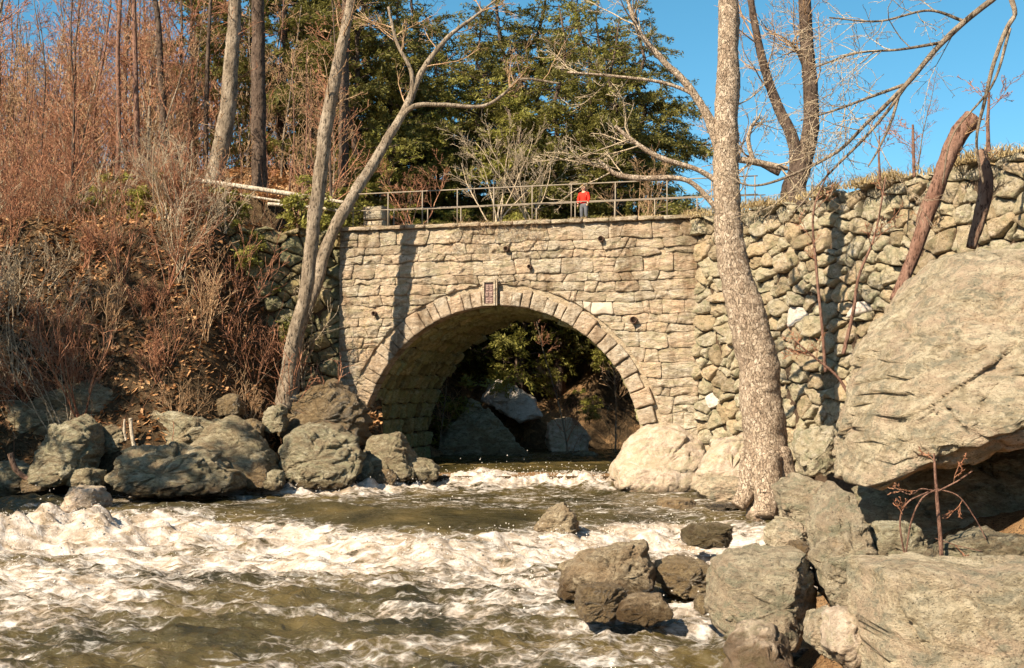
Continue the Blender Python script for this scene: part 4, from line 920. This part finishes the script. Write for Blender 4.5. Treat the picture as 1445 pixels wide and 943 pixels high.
for k, (px, Y, sc, lab, src) in enumerate([(620, 57, .8, 'bare reddish tree behind the railing right of the leaning stem', 4), (800, 58, .75, 'bare tree in front of the dark conifers above the boy', 1), (925, 56, .7, 'bare tangled tree where the evergreens meet the open sky', 4), (530, 57, .85, 'bare tree rising beside the stone pier', 1), (865, 59, .9, 'leafless tree with a broad twiggy head behind the third post from the boy', 4), (1180, 44, .45, 'small bare tree on the ground above the rubble wall', 4), (1300, 42, .4, 'thin bare tree on the wall top by the broken dead branch', 1)]):
    o = bk if k == 1 else bk2 if k == 0 else copy_tree(sp[src]); x = (px-CX)/F*Y; o.location = (x, Y, ground_z(x, Y)-.1); o.rotation_euler.z = 1.7*k; o.scale = (sc,)*3; tag(o, lab, 'tree'); o.name = 'bare_tree'
    if 'group' in o: del o['group']
def shrub(seed, H, mat, n, spread, lv=3):
    rnd = random.Random(seed); e = empty('bare_shrub'); mb = MB()
    o = dict(levels=lv, kids=(5, 5, 4), up=.04, wob=.09, rmin=.006 if lv > 2 else .010, seg=.25, ang=(18, 50), len=(.35, .65), start=(.25, .2, .2))
    for k in range(n):
        a = rnd.uniform(0, 6.283); t = rnd.uniform(.1, spread)
        grow(mb, (rnd.gauss(0, .15), rnd.gauss(0, .15), -.15), (math.cos(a)*math.sin(t), math.sin(a)*math.sin(t), math.cos(t)), H*rnd.uniform(.6, 1.1), .016+.004*H, 0, rnd, o)
    mb.build('stems', mat, e); return e
sh = [shrub(200+k, h, m_, n_, s_, 2) for k, (h, m_, n_, s_) in enumerate(((2.8, M['twig'], 8, .8), (3.6, M['twig_red'], 7, .75), (2.2, M['twig_pale'], 8, .95), (4.2, M['twig_pale'], 6, .6), (1.8, M['twig_red'], 9, 1.1)))]
spots = []
for k in range(88):
    Y = rnd.uniform(41.5, 48.2); px = rnd.uniform(-40, 470)
    x = (px-CX)/F*Y; z = ground_z(x, Y)
    if z < .2 or (px > 320 and Y > 43 and k % 5): continue
    spots.append((x, Y, z, rnd.uniform(0, 6.28), rnd.uniform(.6, 1.05), rnd.choice((0, 0, 1, 1, 1, 2, 3, 4, 4))))
kn = ('upright tan-stemmed leafless shrub', 'tall red-stemmed leafless shrub', 'low pale-stemmed sprawling leafless shrub', 'very tall pale-stemmed leafless shrub', 'low red-stemmed sprawling leafless shrub')
instances(sh, spots, [k_+' on the steep river bank beside the bridge' for k_ in kn], 'shrub', [k_+'s on the steep bank' for k_ in kn])
# pale fan-shaped shrubs behind the railing
def fan_shrub(lab, px, py, Y, H, seed, n, mat, spread=.75):
    e = shrub(seed, H, mat, n, spread); p = at(px, py, Y); e.location = (p.x, Y, p.z); tag(e, lab, 'shrub')
fan_shrub('pale bare shrub fanning out behind the middle of the railing', 700, 320, 54.5, 5.0, 301, 6, M['twig_pale'])
fan_shrub('pale bare shrub with a twisted stem near the boy', 745, 320, 55.5, 4.6, 302, 6, M['twig_pale'], .9)
fan_shrub('spindly reddish shrub by the bridge head', 578, 322, 57, 3.6, 303, 5, M['twig_red'])
fan_shrub('straggling tan shrub at the end of the railing', 905, 318, 54.5, 3.0, 304, 7, M['twig'], 1.1)
# fallen logs
def log(lab, pts, Y, mat, name='fallen_log', cat='log', seed=1, tw=0):
    return bare_tree(name, lab, cat, at(*pts[0][:2], Y), [tp(pts, Y)], mat, M['twig'], seed, dict(TW, n=tw, L=.7, r=.02))
log('long pale fallen log lying across the brow of the slope', [(276,254,6), (330,262,7), (390,271,7), (440,279,6), (486,286,5)], 50.5, M['log'])
log('second pale log lying below the long fallen log', [(378,288,5), (430,291,5), (482,298,4)], 50.0, M['log'])
log('fallen branch lying on the mid slope', [(310,270,4), (350,277,4), (402,285,3)], 50.0, M['log'], seed=3)
log('bleached stick standing on end among the shore rocks', [(190,634,6), (186,612,5), (184,590,5)], 40.8, M['log'], 'driftwood_stick', 'stick')
log('short bleached stick standing beside a taller one at the shore', [(178,622,4), (175,606,4), (176,592,3)], 40.8, M['log'], 'driftwood_stick', 'stick')
log('dark curved root reaching down to the water at the left edge', [(14,640,8), (22,662,8), (40,676,7), (70,682,5)], 39.0, M['deadwood'], 'root', 'root')
log('thick broken-ended dead branch leaning against the rubble wall', [(1262,425,15), (1285,370,18), (1310,300,20), (1335,230,23), (1352,190,26), (1372,166,27)], 28.0, M['bark_red'], 'dead_branch', 'branch', 5, 3)
log('dark dead stem leaning behind the broken branch', [(1370,350,14), (1385,300,20), (1392,255,20), (1385,212,14)], 29.0, M['deadwood'], 'dead_branch', 'branch', 6, 3)
log('dark leaning stem above the huge boulder', [(1268,410,8), (1292,345,9), (1300,300,10), (1318,260,6)], 28.6, M['deadwood'], 'dead_branch', 'branch', 7, 2)
for k, (lab, pts, Y) in enumerate([
    ('thin red-brown stem against the wall beneath the pale quartz stones', [(1165,525,5), (1160,460,4), (1152,380,4), (1148,300,3), (1170,240,2)], 31),
    ('forked red-brown stem rising by the edge of the huge boulder', [(1190,500,6), (1204,440,5), (1212,390,4), (1235,330,3), (1250,250,2)], 28.5),
    ('short dead sapling stub on top of the rubble wall', [(1290,250,5), (1289,210,4), (1288,176,3)], 33),
    ('slender dead stem on the wall top beside the stub', [(1242,255,4), (1240,220,3), (1241,192,2)], 34),
    ('tallest slender stem on the wall top near the dead branch', [(1395,215,6), (1394,170,5), (1396,130,3)], 30),
    ('twiggy brown stem growing from the foot of the rubble wall', [(1200,560,5), (1180,530,4), (1150,505,3), (1120,480,2)], 29.5)]):
    bare_tree('bare_sapling', lab, 'sapling', at(*pts[0][:2], Y), [tp(pts, Y)], M['bark_red'], M['twig_red'], 60+k, dict(TW, n=4, L=.9, r=.012))
# bare plant in front of the shaded hollow
def plant():
    Y = 17.6; b = at(1330, 812, Y)
    return bare_tree('bare_plant', 'thin bare plant with arching twigs before the shaded hollow', 'plant', b, [
        tp([(1330,812,7), (1327,760,6), (1322,700,5), (1318,640,3)], Y),
        tp([(1322,694,2.5), (1300,690,2), (1285,698,2), (1265,690,1.5)], Y), tp([(1322,694,2.5), (1350,680,2.5), (1372,665,2)], Y),
        tp([(1322,690,2.5), (1300,705,2.5), (1285,740,2.5), (1276,800,2.5)], Y), tp([(1322,690,2), (1352,700,2), (1375,730,2), (1392,762,1.5)], Y),
        tp([(1280,800,3), (1270,740,2.5), (1280,710,2.5), (1310,694,2)], Y-.3), tp([(1320,760,1.5), (1350,770,1.5), (1385,778,1.5)], Y)], M['bark_red'], M['twig_red'], 70, dict(TW, n=1, L=.4, r=.005))
plant()
# overhanging tree: its trunk stands outside the frame, its boughs reach in
YO = 14.0
bare_tree('overhanging_tree', 'pale bare boughs hanging in from the upper right corner against the sky', 'tree', Vector((10.5, YO, ground_z(10.5, YO))), [
    [(Vector((10.5, YO, ground_z(10.5, YO)-.3)), .3), (Vector((10.4, YO, 3.5)), .26), (Vector((10.2, YO, 7)), .2), (Vector((9.9, YO, 10)), .12)],
    [(Vector((10.25, YO, 6.2)), .10)]+tp([(1560,-110,14), (1400,0,9), (1330,60,8), (1280,118,7), (1225,172,5), (1180,215,4.5), (1110,250,4), (1060,262,3), (1018,246,2)], YO),
    tp([(1280,118,6), (1250,160,4.5), (1215,200,4), (1170,245,3), (1120,300,2)], YO),
    tp([(1270,128,5), (1258,170,4), (1240,210,3), (1225,235,2)], YO),
    tp([(1275,120,5), (1220,140,4), (1180,155,3), (1130,170,2)], YO),
    [(Vector((10.2, YO, 6.8)), .08)]+tp([(1480,-20,9), (1430,25,7), (1405,80,6), (1390,140,5), (1378,200,4), (1388,260,3)], YO),
    tp([(1330,60,5), (1270,70,3.5), (1210,75,3), (1150,95,2)], YO),
    tp([(1360,30,5), (1310,15,3.5), (1240,30,3), (1170,25,2)], YO),
    tp([(1425,40,5), (1400,120,3.5), (1345,190,2.5), (1330,260,2)], YO),
    ], M['bark_grey'], M['twig_pale'], 71, dict(TW, n=9, L=1.2, r=.008, rmin=.003, seg=.15, up=-.02, **{'from': .25}))

# ---------------------------------------------------------------- conifers
def conifer(name, seed, H, base, width, mat, dens=1., droop=.25, trunk_r=None, top=.1, ragged=.35):
    rnd = random.Random(seed); rs = np.random.RandomState(seed); e = empty(name); tr = MB()
    P = [Vector((rnd.gauss(0, .03)*i, rnd.gauss(0, .03)*i, -.4+(H+.4)*i/12)) for i in range(13)]
    r0 = trunk_r or H*.016; tr.tube(P, [r0*(1-.9*i/12) for i in range(13)], 9)
    C, D = [], []                                                       # needle clump centres and directions
    h = base
    while h < H-.2:
        f = (h-base)/(H-base); wl = width*(1-f)**.75*(.35+.65*min(1, (f+.12)/.25))+.25
        for k in range(rnd.randint(3, 5)):
            a = rnd.uniform(0, 6.283); L = wl*rnd.uniform(1-ragged*1.6, 1.15); 
            if L < .2: continue
            if rnd.random() < .12:
                q = P[min(11, max(0, int((h+.4)/(H+.4)*12)))].copy(); q.z = h; grow(tr, q, (math.cos(a), math.sin(a), rnd.uniform(-.1, .3)), L*.9, .025, 1, rnd, dict(levels=3, kids=(0, 4, 3), rmin=.009, wob=.1, up=0)); continue
            i = min(11, max(0, int((h+.4)/(H+.4)*12))); q = P[i].copy(); q.z = h+rnd.uniform(-.15, .15)
            d = Vector((math.cos(a), math.sin(a), rnd.uniform(-.15, .55))).normalized(); pts = [q]; n = 7
            for j in range(n): d = (d+Vector((rnd.gauss(0, .07), rnd.gauss(0, .07), -droop*.16+(.10 if j > 4 else 0)))).normalized(); pts.append(pts[-1]+d*L/n)
            tr.tube(pts, [.012+.02*L/3*(1-j/n)+.004 for j in range(n+1)], 4, False)
            m_ = int(L*8*dens)
            for j in range(m_):
                t = .2+.8*(j+rnd.random())/m_; ii = min(n-1, int(t*n)); p = pts[ii].lerp(pts[ii+1], t*n-ii); ax = (pts[ii+1]-pts[ii]).normalized()
                sd = ax.cross(Vector((0,0,1))).normalized()*(1 if rnd.random() < .5 else -1); ln = L*.30*(1.15-t)+.18
                dd = (sd*rnd.uniform(.3, 1)+ax*rnd.uniform(.3, .9)+Vector((0,0,rnd.uniform(-.75, .35)))).normalized()
                for s_ in range(max(2, int(ln/.13))):
                    f2 = (s_+.5)/max(2, int(ln/.13)); C.append(tuple(p+dd*ln*f2+Vector((0,0,-.12*ln*f2*f2)))); D.append(tuple(dd))
        h += rnd.uniform(.28, .55)/max(.6, dens**.3)
    C = np.array(C); D = np.array(D); k = 5
    k = 6; C = np.repeat(C, k, 0)+rs.randn(len(C)*k, 3)*np.array([.08, .08, .07]); D = np.repeat(D, k, 0)+rs.randn(len(D)*k, 3)*np.array([.55, .55, .5]); D /= np.linalg.norm(D, axis=1)[:, None]
    upv = np.array([0, 0, 1.])+rs.randn(len(C), 3)*.45; Wd = np.cross(D, upv); Wd /= np.linalg.norm(Wd, axis=1)[:, None]
    ln = (.12+.15*rs.rand(len(C)))[:, None]; wd = (.022+.032*rs.rand(len(C)))[:, None]
    V = np.stack([C-D*ln*.5, C+Wd*wd, C+D*ln*.6, C-Wd*wd], 1).reshape(-1, 3)
    Q = np.arange(len(C)*4).reshape(-1, 4)
    tr.build('trunk', M['bark_dark'], e); link('crown', np_mesh('crown', V, [Q], mat, False), e)
    print(name, H, 'quads', len(Q)); return e
cp = [conifer('conifer', 401, 17, 1.6, 6.2, M['needle'], .52), conifer('conifer', 402, 20, 2.5, 7.0, M['needle'], .48, .35), conifer('conifer', 403, 16, .8, 5.6, M['needle_y'], .58, .4),
      conifer('conifer', 404, 20, 6.5, 4.6, M['needle'], .6, .2, .28, ragged=.55), conifer('conifer', 405, 6.0, .4, 1.7, M['needle'], 1.0), conifer('conifer', 406, 2.6, .15, 1.2, M['needle_y'], 1.2)]
CON = [
    (585, 80, 1, 1.15, 2.2, 'dark conifer far back, filling the gap behind the bend of the stem'),
    (705, 78, 1, 1.1, 3.0, 'broad dark conifer behind the pale shrubs'),
    (765, 80, 1, 1.15, 4.4, 'broad dark conifer deep behind the boy in red'),
    (830, 72, 2, 1.15, 5.6, 'olive-green conifer behind the second rail post from the boy'),
    (845, 86, 1, 1.1, .2, 'deepest dark conifer near the open sky'),  # px, Y, prototype, scale, turn, label
    (560, 66, 1, 1.0, 0.3, 'tall dark conifer behind the bend of the leaning stem'),
    (610, 66, 2, 1.1, 1.3, 'yellow-green conifer behind the reddish shrub at the bridge head'),
    (672, 68, 0, 1.15, 2.1, 'dense conifer behind the pale fanning shrub'),
    (735, 65, 2, 1.15, 4.1, 'bright-tipped conifer whose boughs hang over the middle of the railing'),
    (790, 66, 1, 1.05, 5.0, 'dense dark conifer above the boy in red'),
    (868, 66, 0, 1.15, 3.3, 'dark conifer at the edge of the open sky, its boughs reaching toward the big trunk'),
    (905, 74, 1, .95, 1.0, 'conifer half hidden at the open edge of the evergreens'),
    (520, 76, 0, 1.1, 5.5, 'dark conifer far behind the leaning twin stems'),
    (500, 64, 0, 1.0, 2.9, 'feathery conifer between the two leaning stems'),
    (395, 68, 1, .95, 1.9, 'tall feathery conifer right of the straight dark trunk'),
    (270, 74, 3, 1.1, 5.1, 'sparse conifer left of the thick grey trunk'),
    (545, 60, 2, .8, .6, 'yellow-green conifer crowding the bend of the leaning stem'),
    (425, 72, 3, 1.0, .7, 'sparse tall conifer between the dark trunks and the leaning stems'),
    (352, 78, 3, 1.1, 2.7, 'sparse tall conifer behind the thick grey trunk'),
    (462, 84, 1, 1.0, 4.4, 'distant conifer glimpsed left of the leaning stems'),
    (300, 90, 3, 1.05, 3.9, 'thin-crowned distant conifer in the bare wood'),
    (1184, 60, 4, 1.05, 0, 'small pointed spruce standing against the sky behind the forked tree'),
    (1230, 70, 4, .6, 1, 'smallest spruce tip beyond the rubble wall'),
    (1415, 56, 4, .8, 2, 'small spruce at the sky line in the upper corner'),
    (1085, 66, 4, .62, 3, 'little spruce behind the stems of the forked tree'),
    (402, 47.5, 5, .9, .5, 'young yellow-green hemlock on the brow below the fallen log'),
    (205, 47.0, 5, .8, 2.5, 'young hemlock low on the leafy slope at the left'),
    (330, 48.0, 5, .7, 4.5, 'little hemlock seedling on the upper slope'),
    (178, 48.6, 5, 0.90, 1.1, 'young hemlock under the slim trunk at the brow'),
    (240, 47.6, 5, 0.75, 2.2, 'spreading hemlock seedling in the middle of the leafy slope'),
    (282, 46.8, 5, 0.70, 3.1, 'hemlock seedling above the mid-slope ledge'),
    (345, 46.6, 5, 0.75, 0.2, 'small hemlock just left of the mossy wall top'),
    (425, 48.6, 5, 1.00, 1.9, 'young hemlock right beside the leaning stems at the wall top'),
    (120, 47.4, 5, 0.70, 4.0, 'hemlock seedling above the ribbed outcrop'),
    (460, 50.5, 5, 1.10, 5.0, 'young hemlock behind the leaning stems beside the rails'),
    (640, 58.5, 5, 1.5, 3.5, 'bushy hemlock right behind the railing, left of its middle'),
    (500, 55, 5, 1.3, 1.5, 'low hemlock bough beside the stone pier'),
]
used = set()
SHADE = [(-25, 33, 3, .9, 'unseen conifer added to shade the left bank, nearest the boulders'), (-29, 28, 1, .75, 'unseen conifer added to shade the left bank, second from the boulders'), (-33, 36, 0, .9, 'unseen conifer added to shade the left bank, farthest from the river'), (-23.5, 26, 3, .8, 'unseen conifer added to shade the left bank, nearest the camera')]  # out-of-frame trees, added only to cast shade on the left bank
CON += [(x/Y*F+CX, Y, w_, sc, k*1.1, lab) for k, (x, Y, w_, sc, lab) in enumerate(SHADE)]
for px, Y, w_, sc, rz, lab in CON:
    o = cp[w_] if w_ not in used else copy_tree(cp[w_]); used.add(w_)
    x = (px-CX)/F*Y; o.location = (x, Y, ground_z(x, Y)-.1); o.rotation_euler.z = rz; o.scale = (sc,)*3; o.name = 'conifer' if w_ < 5 else 'young_hemlock'; tag(o, lab, 'conifer' if w_ < 5 else 'hemlock')
# hemlock boughs lit on the far bank, seen through the arch
for k, (px, py, Y, sc) in enumerate(((832, 575, 60.5, .62), (772, 520, 63.5, .55), (850, 505, 62.5, .6), (700, 520, 64.0, .5))):
    o = copy_tree(cp[5]); p = at(px, py, Y); o.location = (p.x, Y, p.z-.6); o.scale = (sc,)*3; o.rotation_euler.z = k*1.3; o.name = 'young_hemlock'
    tag(o, ('young hemlock nearest the water beneath the arch', 'young hemlock in the middle of the arch opening', 'young hemlock high under the right curve of the arch', 'young hemlock above the pale rock inside the arch')[k], 'hemlock')

# ---------------------------------------------------------------- leaf litter and dry grass
rs = np.random.RandomState(5); N = 42000
x = rs.uniform(-24, -5, N); y = rs.uniform(41, 64, N); z = heights(x, y); ok = z > .2; x, y, z = x[ok], y[ok], z[ok]; n = len(x)
ln = .05+.09*rs.rand(n); a = rs.rand(n)*6.283; tx = rs.randn(n)*.5; ty = rs.randn(n)*.5
dx = np.stack([np.cos(a), np.sin(a), tx], -1)*ln[:, None]; dy = np.stack([-np.sin(a), np.cos(a), ty], -1)*ln[:, None]*.65; c0 = np.stack([x, y, z+.05], -1)
V = np.stack([c0-dx, c0-dy, c0+dx, c0+dy], 1).reshape(-1, 3)
tag(link('leaf_litter', np_mesh('leaf_litter', V, [np.arange(n*4).reshape(-1, 4)], M['leaf'], False)), 'brown dead leaves strewn over the slope', None, None, 'stuff')
def blades(name, label, pts, hh, mat, seed):
    rs = np.random.RandomState(seed); p = np.asarray(pts); n = len(p); h = hh*(.5+rs.rand(n)); a = rs.rand(n)*6.283; lean = rs.randn(n, 2)*.6
    w_ = np.stack([np.cos(a), np.sin(a), 0*a], -1)*.014
    mid = p+np.stack([lean[:, 0]*h*.4, lean[:, 1]*h*.4, h*.6], -1); tip = p+np.stack([lean[:, 0]*h*1.1, lean[:, 1]*h*1.1, h*.85], -1)
    V = np.stack([p-w_, p+w_, mid+w_*.8, mid-w_*.8, tip], 1).reshape(-1, 3); b = np.arange(n)*5
    tag(link(name, np_mesh(name, V, [np.stack([b, b+1, b+2, b+3], -1), np.stack([b+3, b+2, b+4], -1)], mat, False)), label, None, None, 'stuff')
pts = []
for k in range(5000):
    s = rs.uniform(.2, RL); d = -abs(rs.randn())*.9+.15+.09*8.2; 
    if MN.noise(Vector((s*.8, d*1.2, 5))) < -.02: continue
    q = rwing_pt(s, 9.2, d); gz = ground_z(q.x, q.y); pts.append((q.x, q.y, max(9.2, gz)))
blades('dry_grass', 'yellow dry grass along the top of the rubble wall', pts, .26, M['straw'], 8)
pts = []
for k in range(3500):
    s = rs.uniform(SL, SR); d = rs.uniform(-.72, .02)
    if MN.noise(Vector((s*.9, 3, 0))) > -.1: q = wall_pt(s, TOP+.14, d); pts.append(tuple(q))
blades('coping_grass', 'short straw-coloured grass on the bridge coping', pts, .10, M['straw'], 9)

def twigs(name, label, base, hh, mat, seed, lean=.6, rad=.011, segs=5):
    """thin crooked three-sided twigs, one object"""
    rs = np.random.RandomState(seed); b = np.asarray(base, float); n = len(b); L = hh*(.35+rs.rand(n)**1.5*1.1)
    d = np.stack([rs.randn(n)*lean, rs.randn(n)*lean, .35+.8*rs.rand(n)], -1); d /= np.linalg.norm(d, axis=1)[:, None]
    P = [b]
    for k in range(segs): d = d+rs.randn(n, 3)*.22; d /= np.linalg.norm(d, axis=1)[:, None]; P.append(P[-1]+d*(L/segs)[:, None])
    V = []; r_ = rad*(.5+rs.rand(n))
    for k, p in enumerate(P):
        rr_ = (r_*(1-.75*k/segs))[:, None]
        for a in (0, 2.09, 4.19): V.append(p+rr_*np.stack([np.full(n, math.cos(a)), np.full(n, math.sin(a)), np.zeros(n)], -1))
    V = np.stack(V, 1).reshape(-1, 3); q = []; o = np.arange(n)*3*(segs+1)
    for k in range(segs):
        for a in range(3): q.append(np.stack([o+3*k+a, o+3*k+(a+1) % 3, o+3*k+3+(a+1) % 3, o+3*k+3+a], -1))
    tag(link(name, np_mesh(name, V, [np.vstack(q)], mat)), label, None, None, 'stuff')
for k, (N, hh, mt) in enumerate(((1700, .8, 'twig'), (1500, 1.1, 'twig_red'), (900, .8, 'twig_pale'), (500, 2.6, 'twig'), (500, 2.8, 'twig_red'), (450, 2.8, 'twig_pale'))):
    x = rs.uniform(-24, -6.2, N); y = rs.uniform(41.2, 56, N); cl = fbm(x*.5, y*.5, 2, 3.*k); z = heights(x, y); ok = (z > .3) & (cl > -.35) & ~((x > -9.5) & (y > 45))
    twigs('undergrowth', 'tangle of leafless twigs covering the steep left bank', np.stack([x, y, z], -1)[ok], hh, M[mt], 20+k, .7)
pts = []
for k in range(420):
    s = s_of(rs.uniform(635, 770)); z_ = TOP+.1-abs(rs.randn())*.7; p = wall_pt(s, z_, .2); pts.append(tuple(p))
twigs('dry_creeper', 'dry creeper twigs hanging on the bridge face above the arch', pts, .5, M['twig'], 31, .8, .008)
